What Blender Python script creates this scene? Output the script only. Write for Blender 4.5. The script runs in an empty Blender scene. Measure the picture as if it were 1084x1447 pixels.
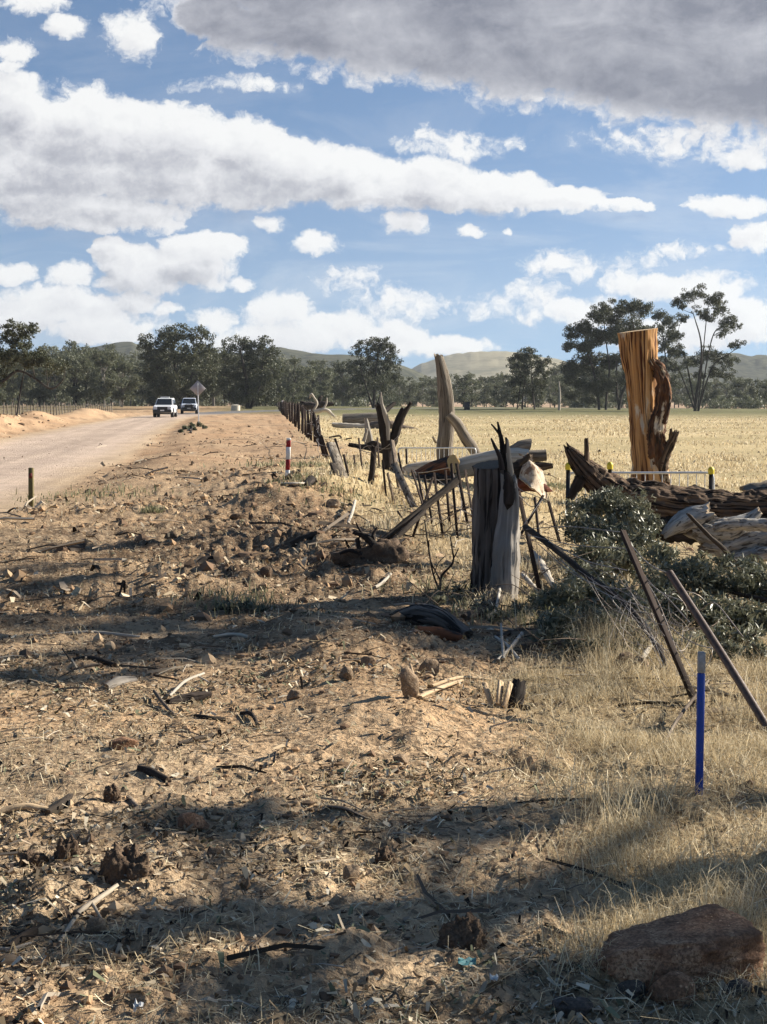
import bpy, math, random
import numpy as np
from mathutils import Vector, Matrix

scene = bpy.context.scene
COL = scene.collection
rng = np.random.default_rng(7)
random.seed(7)
FPX, CX, CY, HOR, CAMZ = 2200.0, 542.0, 723.5, 566.0, 1.6
PITCH = math.atan((CY - HOR) / FPX)
cp, sp = math.cos(PITCH), math.sin(PITCH)
SUN_EL = math.radians(28.0)
SUN_AZ = np.array([0.945, 0.327]); SUN_AZ = SUN_AZ / np.linalg.norm(SUN_AZ)
SUN = np.array([SUN_AZ[0] * math.cos(SUN_EL), SUN_AZ[1] * math.cos(SUN_EL), math.sin(SUN_EL)])

# ------------------------------------------------------------------ noise
def _hash(ix, iy, iz, seed):
    h = (ix.astype(np.int64) * 374761393 + iy.astype(np.int64) * 668265263 + iz.astype(np.int64) * 2147483647 + seed * 974711) & 0xFFFFFFFF
    h = ((h ^ (h >> 13)) * 1274126177) & 0xFFFFFFFF
    h = ((h ^ (h >> 16)) * 2246822519) & 0xFFFFFFFF
    return ((h ^ (h >> 15)) & 0xFFFFFF) / float(0xFFFFFF)

def vnoise2(x, y, seed=0):
    x = np.asarray(x, float); y = np.asarray(y, float)
    ix = np.floor(x); iy = np.floor(y); fx = x - ix; fy = y - iy
    fx = fx * fx * fx * (fx * (fx * 6 - 15) + 10); fy = fy * fy * fy * (fy * (fy * 6 - 15) + 10)
    z = np.zeros_like(ix)
    a = _hash(ix, iy, z, seed); b = _hash(ix + 1, iy, z, seed); c = _hash(ix, iy + 1, z, seed); d = _hash(ix + 1, iy + 1, z, seed)
    return ((a * (1 - fx) + b * fx) * (1 - fy) + (c * (1 - fx) + d * fx) * fy) * 2 - 1

def vnoise3(x, y, z, seed=0):
    x = np.asarray(x, float); y = np.asarray(y, float); z = np.asarray(z, float)
    x, y, z = np.broadcast_arrays(x, y, z)
    ix = np.floor(x); iy = np.floor(y); iz = np.floor(z)
    f = [x - ix, y - iy, z - iz]
    fx, fy, fz = [t * t * (3 - 2 * t) for t in f]
    def H(a, b, c): return _hash(ix + a, iy + b, iz + c, seed)
    l0 = (H(0,0,0) * (1 - fx) + H(1,0,0) * fx) * (1 - fy) + (H(0,1,0) * (1 - fx) + H(1,1,0) * fx) * fy
    l1 = (H(0,0,1) * (1 - fx) + H(1,0,1) * fx) * (1 - fy) + (H(0,1,1) * (1 - fx) + H(1,1,1) * fx) * fy
    return (l0 * (1 - fz) + l1 * fz) * 2 - 1

def fbm2(x, y, octv=4, seed=0, gain=0.5):
    a = 1.0; s = 0.0; t = 0.0
    for i in range(octv):
        s = s + a * vnoise2(x * 2 ** i + i * 17.3, y * 2 ** i - i * 9.1, seed + i); t += a; a *= gain
    return s / t

def cell2(x, y, seed=0):
    """distance to the nearest jittered point and that point's random value"""
    ix = np.floor(x); iy = np.floor(y)
    best = np.full(np.shape(x), 9.0); val = np.zeros(np.shape(x))
    for dx in (-1, 0, 1):
        for dy in (-1, 0, 1):
            jx = ix + dx; jy = iy + dy; z = np.zeros_like(jx)
            px = jx + _hash(jx, jy, z, seed); py = jy + _hash(jx, jy, z, seed + 1)
            d = (px - x) ** 2 + (py - y) ** 2
            m = d < best
            best = np.where(m, d, best); val = np.where(m, _hash(jx, jy, z, seed + 2), val)
    return np.sqrt(best), val

def sstep(a, b, x):
    t = np.clip((x - a) / (b - a), 0, 1)
    return t * t * (3 - 2 * t)

# ------------------------------------------------------------------ photo pixels <-> world
def ray(x, y):
    a = (x - CX) / FPX; b = (CY - y) / FPX
    return np.array([a, cp + b * sp, -sp + b * cp])

def P(x, y, d):
    """the point at distance d (metres ahead) seen at pixel x, y"""
    r = ray(x, y)
    return np.array([0, 0, CAMZ]) + r * (d / r[1])

def to_px(X, Y, Z=0.0):
    q = Y * cp - (Z - CAMZ) * sp
    q = np.where(q < 0.05, 0.05, q)
    return CX + FPX * X / q, CY - FPX * ((Z - CAMZ) * cp + Y * sp) / q

FENCE_Y = np.array([0.0, 4, 8.1, 12.4, 20, 29.6, 39, 293, 900])
FENCE_X = np.array([3.2, 2.5, 1.75, 1.0, 0.5, 0.1, -1.35, -20, -66])
ROAD_Y = np.array([-60, 0, 15.0, 24, 47, 65, 100, 135, 160, 185, 205, 230, 255, 275, 290])
ROAD_X = np.array([-3, -6.8, -8.4, -8.6, -10.6, -12.7, -16.7, -20.3, -22.0, -21.2, -18, -10.0, 3, 22, 60])

def fence_x(y): return np.interp(y, FENCE_Y, FENCE_X)
def road_off(x, y):
    c = np.interp(y, ROAD_Y, ROAD_X)
    sl = (np.interp(y + 2, ROAD_Y, ROAD_X) - np.interp(y - 2, ROAD_Y, ROAD_X)) / 4
    return (x - c) / np.sqrt(1 + sl * sl)

def road_mask(x, y):
    o = np.abs(road_off(x, y) + 0.25 * vnoise2(y * 0.3, x * 0.1, 5))
    return (1 - sstep(2.9, 3.5, o)) * (1 - sstep(283, 288, y))

def seg_dist(x, y, ax, ay, bx, by):
    t = np.clip(((x - ax) * (bx - ax) + (y - ay) * (by - ay)) / ((bx - ax) ** 2 + (by - ay) ** 2), 0, 1)
    return np.hypot(x - ax - t * (bx - ax), y - ay - t * (by - ay)), t

def h_low(x, y):
    """broad relief"""
    x = np.asarray(x, float); y = np.asarray(y, float)
    s = x - fence_x(y)
    h = -0.45 * sstep(0.6, 3.8, s) * sstep(9, 16, y) * (1 - sstep(150, 240, y))
    rm = road_mask(x, y)
    o = road_off(x, y)
    berm = 0.95 * np.exp(-((o + 6.6) / 1.7) ** 2) * sstep(45, 60, y) * (1 - sstep(150, 185, y)) * (0.65 + 0.6 * vnoise2(y * 0.12, x * 0.2, 3))
    h = h + np.clip(berm, 0, 2)
    h = h + 0.22 * sstep(3.3, 4.6, o) * (1 - sstep(9, 16, o)) * sstep(22, 32, y) * (1 - sstep(150, 175, y)) * (0.75 + 0.5 * vnoise2(y * 0.25, x * 0.4, 13))
    d, t = seg_dist(x, y, -0.1, 28.5, -1.45, 21.6)
    h = h + 0.30 * np.exp(-(d / 0.75) ** 2)
    d, t = seg_dist(x, y, -2.0, 29.0, -0.2, 17.0)
    h = h + 0.14 * np.exp(-(d / 1.3) ** 2)
    d, t = seg_dist(x, y, -1.4, 17.4, 0.1, 14.6)
    h = h + 0.10 * np.exp(-(d / 0.5) ** 2)
    # low ridge of spoil across the foreground, flank of the verge
    d, t = seg_dist(x, y, -0.45, 10.6, 0.0, 7.6)
    h = h + 0.10 * np.exp(-(d / 0.45) ** 2)
    d, t = seg_dist(x, y, -0.78, 5.15, -1.1, 4.9)
    h = h + 0.07 * np.exp(-(d / 0.12) ** 2)
    h = h + 0.05 * fbm2(x * 0.35, y * 0.35, 2, 11) * (1 - rm) * (1 - sstep(60, 120, y))
    return h

def rough_amt(x, y):
    px, py = to_px(x, y)
    r = 0.6 + 0.4 * vnoise2(x * 0.5, y * 0.5, 21)
    clod = np.exp(-((px - 400) / 190) ** 2 - ((py - 765) / 70) ** 2) + 0.7 * np.exp(-((px - 560) / 170) ** 2 - ((py - 930) / 90) ** 2)
    smooth = sstep(700, 640, py) * 0.6                     # graded verge far off
    flat = np.exp(-((px - 60) / 330) ** 2 - ((py - 1050) / 70) ** 2)
    a = np.clip(r * (0.75 + 1.0 * clod) * (1 - smooth) * (1 - 0.45 * flat), 0.1, 2)
    return a * (1 - 0.93 * road_mask(x, y))

def h_full(x, y):
    h = h_low(x, y)
    R = np.hypot(x, y)
    a = rough_amt(x, y)
    near = 1 - sstep(60, 110, R)
    n = 0.035 * fbm2(x * 1.6, y * 1.6, 3, 31) + 0.03 * (1 - np.abs(fbm2(x * 3.1, y * 3.1, 3, 41)) * 2)
    d1, v1 = cell2(x * 2.6, y * 2.6, 51)
    n = n + 0.085 * np.clip(0.28 - d1 * d1 * 2.2, 0, 1) * 3.0 * (v1 > 0.55) * v1
    d2, v2 = cell2(x * 6.5 + 0.3 * vnoise2(x * 9, y * 9, 3), y * 6.5, 61)
    n = n + 0.040 * np.clip(0.30 - d2 * d2 * 1.6, 0, 1) * 3.2 * (v2 > 0.35) * v2
    d3, v3 = cell2(x * 17, y * 17 + 0.3 * vnoise2(x * 20, y * 20, 4), 71)
    n = n + 0.017 * np.clip(0.32 - d3 * d3 * 1.5, 0, 1) * 3.0 * v3
    n = n + 0.009 * fbm2(x * 26, y * 26, 2, 81)
    h = h + n * a * near
    # tyre ruts pressed across the churned ground at the left
    w = sstep(10.2, 11.2, y) * (1 - sstep(16.5, 18.5, y)) * (1 - sstep(-1.9, -0.7, x))
    yy = y + 0.10 * (x + 3) ** 2 + 0.25 * vnoise2(x * 0.5, y * 0.3, 91)
    rut = np.abs(np.sin(yy * 2.7)) ** 3
    h = h - 0.085 * w * (1 - rut) * (0.6 + 0.5 * vnoise2(x * 0.9, y * 1.4, 92)) + 0.05 * w * rut
    # broad wheel ridges higher up the road shoulder
    far = sstep(110, 400, R)
    h = h + far * 1.6 * fbm2(x * 0.004, y * 0.004, 2, 93)
    return h

def G(x, y, dz=0.0):
    """the ground point seen at pixel x, y (broad relief)"""
    r = ray(x, y); z = 0.0; p = None
    for _ in range(12):
        t = (z - CAMZ) / r[2]
        p = np.array([r[0] * t, r[1] * t, z])
        z = 0.5 * z + 0.5 * float(h_low(p[0], p[1]))
    p[2] = float(h_low(p[0], p[1])) + dz
    return p

def on_ground(x, y): return float(h_full(np.array([x]), np.array([y]))[0])

# ------------------------------------------------------------------ meshes
class Geo:
    def __init__(s):
        s.v = []; s.f3 = []; s.f4 = []; s.grain = []; s.cap = []; s.n = 0; s.m4 = []; s.m3 = []
    def add(s, v, quads=None, tris=None, grain=None, cap=None, mat=0):
        v = np.asarray(v, float).reshape(-1, 3)
        if quads is not None and len(quads): q = np.asarray(quads, np.int64); s.f4.append(q + s.n); s.m4.append(np.full(len(q), mat))
        if tris is not None and len(tris): q = np.asarray(tris, np.int64); s.f3.append(q + s.n); s.m3.append(np.full(len(q), mat))
        s.v.append(v); s.grain.append(v if grain is None else np.asarray(grain, float)); s.cap.append(np.zeros(len(v)) if cap is None else np.broadcast_to(np.asarray(cap, float), (len(v),)))
        s.n += len(v); return s
    def merge(s, g):
        for v, gr, c in zip(g.v, g.grain, g.cap): s.v.append(v); s.grain.append(gr); s.cap.append(c)
        s.f4 += [f + s.n for f in g.f4]; s.f3 += [f + s.n for f in g.f3]; s.m4 += g.m4; s.m3 += g.m3; s.n += g.n; return s
    def V(s): return np.concatenate(s.v)

def raw_mesh(name, V, f4, f3, m4=None, m3=None, smooth=True):
    me = bpy.data.meshes.new(name)
    V = np.asarray(V, np.float32)
    n4 = 0 if f4 is None else len(f4); n3 = 0 if f3 is None else len(f3)
    me.vertices.add(len(V)); me.vertices.foreach_set('co', V.ravel())
    idx = []
    if n4: idx.append(np.asarray(f4, np.int32).ravel())
    if n3: idx.append(np.asarray(f3, np.int32).ravel())
    idx = np.concatenate(idx)
    me.loops.add(len(idx)); me.loops.foreach_set('vertex_index', idx)
    me.polygons.add(n4 + n3)
    start = np.concatenate([np.arange(n4) * 4, n4 * 4 + np.arange(n3) * 3]).astype(np.int32)
    me.polygons.foreach_set('loop_start', start)
    if m4 is not None or m3 is not None:
        mi = np.concatenate([np.zeros(n4) if m4 is None else m4, np.zeros(n3) if m3 is None else m3]).astype(np.int32)
        me.polygons.foreach_set('material_index', mi)
    me.polygons.foreach_set('use_smooth', np.full(n4 + n3, smooth, bool))
    me.update(calc_edges=True); me.validate()
    return me

def attr(me, name, kind, data):
    a = me.attributes.new(name, kind, 'POINT')
    key = {'FLOAT': 'value', 'FLOAT_VECTOR': 'vector', 'FLOAT_COLOR': 'color'}[kind]
    a.data.foreach_set(key, np.asarray(data, np.float32).ravel())

def tag(o, label=None, cat=None, group=None, kind=None):
    if label: o['label'] = label
    if cat: o['category'] = cat
    if group: o['group'] = group
    if kind: o['kind'] = kind
    return o

def emit(name, geo, mat, parent=None, origin=None, smooth=True, label=None, cat=None, group=None, kind=None):
    V = geo.V()
    if parent is not None: origin = np.array(parent['_o'])
    elif origin is None:
        lo = V.min(0); hi = V.max(0); origin = np.array([(lo[0] + hi[0]) / 2, (lo[1] + hi[1]) / 2, lo[2]])
    f4 = np.concatenate(geo.f4) if geo.f4 else None; f3 = np.concatenate(geo.f3) if geo.f3 else None
    m4 = np.concatenate(geo.m4) if geo.m4 else None; m3 = np.concatenate(geo.m3) if geo.m3 else None
    me = raw_mesh(name, V - origin, f4, f3, m4, m3, smooth)
    attr(me, 'grain', 'FLOAT_VECTOR', np.concatenate(geo.grain)); attr(me, 'cap', 'FLOAT', np.concatenate(geo.cap))
    for m in (mat if isinstance(mat, (list, tuple)) else [mat]): me.materials.append(m)
    o = bpy.data.objects.new(name, me); COL.objects.link(o)
    o['_o'] = [float(t) for t in origin]
    if parent is not None: o.parent = parent; o.location = (0, 0, 0); o['_o'] = list(parent['_o'])
    else: o.location = origin
    return tag(o, label, cat, group, kind)

def thing(name, loc, label, cat, group=None):
    o = bpy.data.objects.new(name, None); COL.objects.link(o); o.empty_display_size = 0.2
    o.location = loc; o['_o'] = [float(t) for t in loc]
    return tag(o, label, cat, group)

def catmull(pts, rad, m):
    pts = np.asarray(pts, float); rad = np.asarray(rad, float)
    if len(pts) == 2: 
        t = np.linspace(0, 1, m)[:, None]
        return pts[0] * (1 - t) + pts[1] * t, rad[0] * (1 - t[:, 0]) + rad[1] * t[:, 0]
    A = np.column_stack([pts, rad]); A = np.vstack([2 * A[0] - A[1], A, 2 * A[-1] - A[-2]])
    L = np.linalg.norm(np.diff(pts, axis=0), axis=1); cum = np.concatenate([[0], np.cumsum(L)])
    s = np.linspace(0, cum[-1], m); k = np.clip(np.searchsorted(cum, s, 'right') - 1, 0, len(L) - 1)
    t = ((s - cum[k]) / np.maximum(L[k], 1e-9))[:, None]
    p0, p1, p2, p3 = A[k], A[k + 1], A[k + 2], A[k + 3]
    q = 0.5 * (2 * p1 + (p2 - p0) * t + (2 * p0 - 5 * p1 + 4 * p2 - p3) * t ** 2 + (3 * p1 - p0 - 3 * p2 + p3) * t ** 3)
    return q[:, :3], np.maximum(q[:, 3], min(rad) * 0.5)

def limb(pts, rad, n=14, rough=0.06, flute=0.12, seed=0, ends=('flat', 'flat'), jag=1.0, rings=None, squash=1.0, tilt=(None, None), geo=None, fine=1.0, mat=0, lump=0.0, fk=1.0, chip=0.0):
    """a rough tapering round of wood along pts; ends: flat (sawn), jag (snapped), point. tilt: normal of a slanted saw cut"""
    g = geo or Geo()
    pts = np.asarray(pts, float); rad = np.asarray(rad, float)
    L = np.linalg.norm(np.diff(pts, axis=0), axis=1).sum()
    m = rings or int(np.clip(L / max(rad.mean(), 1e-4) * 2.2, 5, 60))
    C, r = catmull(pts, rad, m)
    T = np.gradient(C, axis=0); T /= np.linalg.norm(T, axis=1)[:, None]
    ref = np.array([0.0, -1, 0.15]) if abs(T[0][1]) < 0.85 else np.array([1.0, 0, 0])
    U = np.zeros_like(C); u = ref - T[0] * ref.dot(T[0]); U[0] = u / np.linalg.norm(u)
    for i in range(1, m):
        u = U[i - 1] - T[i] * U[i - 1].dot(T[i]); U[i] = u / np.linalg.norm(u)
    W = np.cross(T, U)
    th = np.linspace(0, 2 * np.pi, n, endpoint=False)
    s = np.linspace(0, L, m)
    ct, st = np.cos(th), np.sin(th)
    R0 = max(rad.mean(), 1e-4)
    k = 1.6 * fk
    nz = flute * vnoise3(ct[None] * k + seed * 3.1, st[None] * k, s[:, None] / R0 * 0.25, seed) + 0.7 * flute * vnoise3(ct[None] * k * 2.6, st[None] * k * 2.6 + seed, s[:, None] / R0 * 0.3, seed + 1) \
        + rough * fine * vnoise3(ct[None] * 5 * fk, st[None] * 5 * fk, s[:, None] / R0 * 1.6 + seed, seed + 2)
    if lump: nz = nz + lump * vnoise3(ct[None] * 1.1 + seed, st[None] * 1.1, s[:, None] / R0 * 0.9, seed + 3) + 0.5 * lump * np.clip(vnoise3(ct[None] * 2.6, st[None] * 2.6 + seed, s[:, None] / R0 * 2.2, seed + 4), 0, 1)
    rr = r[:, None] * (1 + nz)
    V = C[:, None] + U[:, None] * (rr * ct)[..., None] + W[:, None] * (rr * st * squash)[..., None]
    if chip:
        q = V / (R0 * 0.55); q2 = V / (R0 * 0.2)
        cn = vnoise3(q[..., 0] + seed, q[..., 1], q[..., 2], seed + 11) + 0.6 * vnoise3(q2[..., 0], q2[..., 1] + seed, q2[..., 2], seed + 12)
        dirs = V - C[:, None]; dirs = dirs / np.maximum(np.linalg.norm(dirs, axis=2, keepdims=True), 1e-6)
        V = V + dirs * (cn * chip * r[:, None])[..., None]
    for e, idx in ((0, 0), (1, m - 1)):
        if ends[e] == 'jag':
            sg = -1 if e == 0 else 1
            jj = vnoise3(ct * 2.2 + seed, st * 2.2, 0 * ct + seed * 1.7 + e, seed + 5) * 0.8 + 0.5 * vnoise3(ct * 7, st * 7, 0 * ct + e, seed + 6)
            for q, wq in ((0, 1.0), (1, 0.5)):
                ii = idx - sg * q
                if 0 <= ii < m: V[ii] += (T[idx] * sg)[None] * (jj * wq * jag * r[idx])[:, None]
        if tilt[e] is not None:
            nn = np.asarray(tilt[e], float); nn = nn / np.linalg.norm(nn)
            den = T[idx].dot(nn)
            off = -((V[idx] - C[idx]) @ nn) / den
            V[idx] += T[idx][None] * off[:, None]
            ii = idx - (-1 if e == 0 else 1)
            V[ii] += T[idx][None] * (off * 0.6)[:, None]
    gr = np.stack([np.broadcast_to(ct * R0, (m, n)), np.broadcast_to(st * R0, (m, n)), np.broadcast_to(s[:, None], (m, n))], -1) + np.array([seed * 1.37, seed * 0.71, seed * 2.9])
    a = np.arange(m - 1)[:, None] * n + np.arange(n)[None]; b = np.arange(m - 1)[:, None] * n + (np.arange(n)[None] + 1) % n
    quads = np.stack([a, b, b + n, a + n], -1).reshape(-1, 4)
    g.add(V.reshape(-1, 3), quads=quads, grain=gr.reshape(-1, 3), mat=mat)
    for e, idx in ((0, 0), (1, m - 1)):
        ring = V[idx]; sg = -1 if e == 0 else 1
        if ends[e] == 'point':
            cv = C[idx] + T[idx] * sg * r[idx] * 1.5
            vv = np.vstack([ring, cv]); cap = 0.0
        elif ends[e] == 'jag':
            mid = C[idx] + (ring - C[idx]) * 0.55 + (T[idx] * sg)[None] * (0.35 * jag * r[idx] * vnoise3(ct * 3, st * 3, 0 * ct + 9, seed + 8))[:, None]
            cv = C[idx] - T[idx] * sg * r[idx] * 0.35 * jag
            vv = np.vstack([ring, mid, cv]); cap = 0.6
        else:
            cv = ring.mean(0); vv = np.vstack([ring, cv]); cap = 1.0
        k1 = np.arange(n); k2 = (k1 + 1) % n; cc = len(vv) - 1
        gg = np.column_stack([np.concatenate([np.tile(ct, (len(vv) - 1) // n), [0]]) * R0, np.concatenate([np.tile(st, (len(vv) - 1) // n), [0]]) * R0, np.zeros(len(vv))])
        if ends[e] == 'jag':
            q = np.column_stack([k1, k2, k2 + n, k1 + n]); t = np.column_stack([k1 + n, k2 + n, np.full(n, cc)])
            if e == 0: q = q[:, ::-1]; t = t[:, ::-1]
            g.add(vv, quads=q, tris=t, grain=gg, cap=cap, mat=mat)
        else:
            t = np.column_stack([k1, k2, np.full(n, cc)])
            if e == 0: t = t[:, ::-1]
            g.add(vv, tris=t, grain=gg, cap=cap, mat=mat)
    return g

def plimb(px, d=None, **kw):
    """limb from photo pixels: (x, y, radius px, distance)"""
    pts = [P(q[0], q[1], q[3] if len(q) > 3 else d) for q in px]
    rad = [q[2] * (q[3] if len(q) > 3 else d) / FPX for q in px]
    return limb(pts, rad, **kw)

def wire(pts, r, geo=None, n=4, m=None, mat=0):
    pts = np.asarray(pts, float)
    return limb(pts, [r] * len(pts), n=n, rough=0, flute=0, rings=m or max(4, len(pts) * 4), geo=geo, ends=('flat', 'flat'), mat=mat)

def box(c, size, geo=None, rot=None, bevel=0.0, mat=0):
    g = geo or Geo()
    sx, sy, sz = [t / 2 for t in size]
    b = min(bevel, sx * .9, sy * .9, sz * .9)
    if b <= 0:
        v = np.array([[x, y, z] for z in (-sz, sz) for (x, y) in ((-sx, -sy), (sx, -sy), (sx, sy), (-sx, sy))])
        q = [[3, 2, 1, 0], [4, 5, 6, 7], [0, 1, 5, 4], [1, 2, 6, 5], [2, 3, 7, 6], [3, 0, 4, 7]]
    else:
        v = []; 
        prof = [(-sz, b), (-sz + b, 0), (sz - b, 0), (sz, b)]
        for z, ins in prof:
            x1, y1 = sx - ins, sy - ins
            for (x, y) in ((-x1 + b, -y1), (x1 - b, -y1), (x1, -y1 + b), (x1, y1 - b), (x1 - b, y1), (-x1 + b, y1), (-x1, y1 - b), (-x1, -y1 + b)): v.append([x, y, z])
        v = np.array(v); q = []
        for k in range(3):
            for i in range(8): q.append([k * 8 + i, k * 8 + (i + 1) % 8, k * 8 + 8 + (i + 1) % 8, k * 8 + 8 + i])
        q += [[7, 6, 1, 0], [6, 5, 2, 1], [5, 4, 3, 2], [24, 25, 30, 31], [25, 26, 29, 30], [26, 27, 28, 29]]
    if rot is not None: v = v @ np.asarray(rot).T
    return g.add(v + np.asarray(c), quads=q, mat=mat)

def frame(a, b, roll=0.0):
    """rotation whose z axis runs from a to b"""
    t = np.asarray(b, float) - a; L = np.linalg.norm(t); t = t / L
    ref = np.array([0, -1.0, 0]) if abs(t[1]) < 0.9 else np.array([1.0, 0, 0])
    u = np.cross(ref, t); u /= np.linalg.norm(u); w = np.cross(t, u)
    c, s = math.cos(roll), math.sin(roll)
    return np.column_stack([u * c + w * s, -u * s + w * c, t]), L

def plank(a, b, w, t, geo=None, roll=0.0, bevel=0.004, mat=0):
    R, L = frame(a, b, roll)
    return box((np.asarray(a) + b) / 2, (w, t, L), geo, R, bevel, mat)

def picket(a, b, w=0.032, geo=None, roll=0.4, th=0.006):
    """a steel star picket: three fins on one axis"""
    g = geo or Geo()
    R, L = frame(a, b, roll)
    poly = []
    for k in range(3):
        an = k * 2 * math.pi / 3
        d = np.array([math.cos(an), math.sin(an)]); nrm = np.array([-d[1], d[0]])
        poly += [d * w - nrm * th / 2, d * w + nrm * th / 2]
        an2 = an + math.pi / 3; poly.append(np.array([math.cos(an2), math.sin(an2)]) * th)
    poly = np.array(poly)
    n = len(poly)
    v = np.vstack([np.column_stack([poly, np.zeros(n)]), np.column_stack([poly, np.full(n, L)])]) @ R.T + a
    q = [[i, (i + 1) % n, n + (i + 1) % n, n + i] for i in range(n)]
    cts = np.vstack([v, np.asarray(a), np.asarray(b)])
    t = [[n + i, n + (i + 1) % n, 2 * n + 1] for i in range(n)] + [[(i + 1) % n, i, 2 * n] for i in range(n)]
    return g.add(cts, quads=q, tris=t)

_ICO = {}
def ico(sub):
    if sub in _ICO: return _ICO[sub]
    import bmesh
    bm = bmesh.new(); bmesh.ops.create_icosphere(bm, subdivisions=sub, radius=1.0)
    bm.verts.ensure_lookup_table()
    v = np.array([list(q.co) for q in bm.verts]); f = np.array([[q.index for q in ff.verts] for ff in bm.faces]); bm.free()
    _ICO[sub] = (v, f); return v, f

def rock(c, size, seed=0, sub=4, cuts=7, rough=0.05, rz=0.0, tilt=0.0, sink=0.2, geo=None, power=2.6, hf=1.0, cut=(0.62, 0.9)):
    g = geo or Geo(); rs = np.random.default_rng(seed + 100)
    v, f = ico(sub); v = v.copy()
    v = v / (np.abs(v) ** power).sum(1)[:, None] ** (1 / power)
    for _ in range(cuts):
        n = rs.normal(size=3); n /= np.linalg.norm(n); dd = rs.uniform(*cut)
        e = np.clip(v @ n - dd, 0, None); v -= e[:, None] * n * 0.92
    nn = vnoise3(v[:, 0] * 1.7 + seed, v[:, 1] * 1.7, v[:, 2] * 1.7, seed) * 1.6 + hf * (vnoise3(v[:, 0] * 5, v[:, 1] * 5 + seed, v[:, 2] * 5, seed + 1) * 0.7 + vnoise3(v[:, 0] * 11, v[:, 1] * 11, v[:, 2] * 11, seed + 2) * 0.45 + vnoise3(v[:, 0] * 23, v[:, 1] * 23, v[:, 2] * 23, seed + 3) * 0.25)
    v = v * (1 + rough * nn)[:, None]
    v = v * (np.asarray(size) / 2)
    ct, st = math.cos(tilt), math.sin(tilt); v = v @ np.array([[ct, 0, st], [0, 1, 0], [-st, 0, ct]]).T
    cr, sr = math.cos(rz), math.sin(rz); v = v @ np.array([[cr, -sr, 0], [sr, cr, 0], [0, 0, 1]]).T
    v = v + np.asarray(c) + np.array([0, 0, size[2] * (0.5 - sink)])
    return g.add(v, tris=f)

def leaf_quads(C, size, aspect=0.35, droop=0.0, rs=rng, fold=True):
    """lanceolate leaves at points C: two triangles bent on the midrib -> verts, tris, per-vertex random"""
    n = len(C)
    d = rs.normal(size=(n, 3)); d[:, 2] -= droop; d /= np.linalg.norm(d, axis=1)[:, None]
    e = rs.normal(size=(n, 3)); e -= d * (e * d).sum(1)[:, None]; e /= np.linalg.norm(e, axis=1)[:, None]
    s = (size * rs.uniform(0.6, 1.4, n))[:, None]
    nn = np.cross(d, e)
    a = C - d * s * 0.5; b = C + d * s * 0.5 + nn * s * 0.08
    l = C + e * s * aspect * 0.5 + nn * s * 0.06; r = C - e * s * aspect * 0.5 + nn * s * 0.06
    V = np.stack([a, l, b, r], 1).reshape(-1, 3)
    i = np.arange(n)[:, None] * 4
    q = np.concatenate([i + 0, i + 3, i + 2, i + 1], 1)
    rv = np.repeat(rs.random(n), 4)
    return V, q, rv
# ------------------------------------------------------------------ materials
class NT:
    def __init__(s, tree): s.t = tree
    def n(s, typ, **kw):
        nd = s.t.nodes.new(typ)
        for k, v in kw.items():
            if k == 'ins':
                for a, b in v.items(): nd.inputs[a].default_value = b
            else: setattr(nd, k, v)
        return nd
    def l(s, a, b): s.t.links.new(a, b)
    def math(s, op, a, b=None, c=None, clamp=False):
        nd = s.n('ShaderNodeMath', operation=op); nd.use_clamp = clamp
        for i, q in enumerate((a, b, c)):
            if q is None: continue
            if hasattr(q, 'links'): s.l(q, nd.inputs[i])
            else: nd.inputs[i].default_value = q
        return nd.outputs[0]
    def vmath(s, op, a, b=None, c=None, out=0):
        nd = s.n('ShaderNodeVectorMath', operation=op)
        for i, q in enumerate((a, b, c)):
            if q is None: continue
            if hasattr(q, 'links'): s.l(q, nd.inputs[i])
            else: nd.inputs[i].default_value = q
        return nd.outputs[out]
    def noise(s, vec, scale, detail=4, rough=0.55, dist=0.0):
        nd = s.n('ShaderNodeTexNoise', ins={'Scale': scale, 'Detail': detail, 'Roughness': rough, 'Distortion': dist})
        s.l(vec, nd.inputs['Vector']); return nd.outputs['Fac']
    def ramp(s, fac, stops, interp='LINEAR'):
        nd = s.n('ShaderNodeValToRGB'); cr = nd.color_ramp; cr.interpolation = interp
        while len(cr.elements) < len(stops): cr.elements.new(0.5)
        for e, (p, c) in zip(cr.elements, stops):
            e.position = p; e.color = (*c, 1) if len(c) == 3 else c
        s.l(fac, nd.inputs[0]); return nd.outputs[0]
    def mix(s, fac, a, b, mode='MIX'):
        nd = s.n('ShaderNodeMix', data_type='RGBA', blend_type=mode)
        for sock, q in ((nd.inputs[0], fac), (nd.inputs[6], a), (nd.inputs[7], b)):
            if hasattr(q, 'links'): s.l(q, sock)
            else: sock.default_value = q if not isinstance(q, tuple) or len(q) == 4 else (*q, 1)
        return nd.outputs[2]

def new_mat(name):
    m = bpy.data.materials.new(name); m.use_nodes = True
    t = NT(m.node_tree); bs = m.node_tree.nodes['Principled BSDF']
    bs.inputs['Specular IOR Level'].default_value = 0.25
    return m, t, bs

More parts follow.
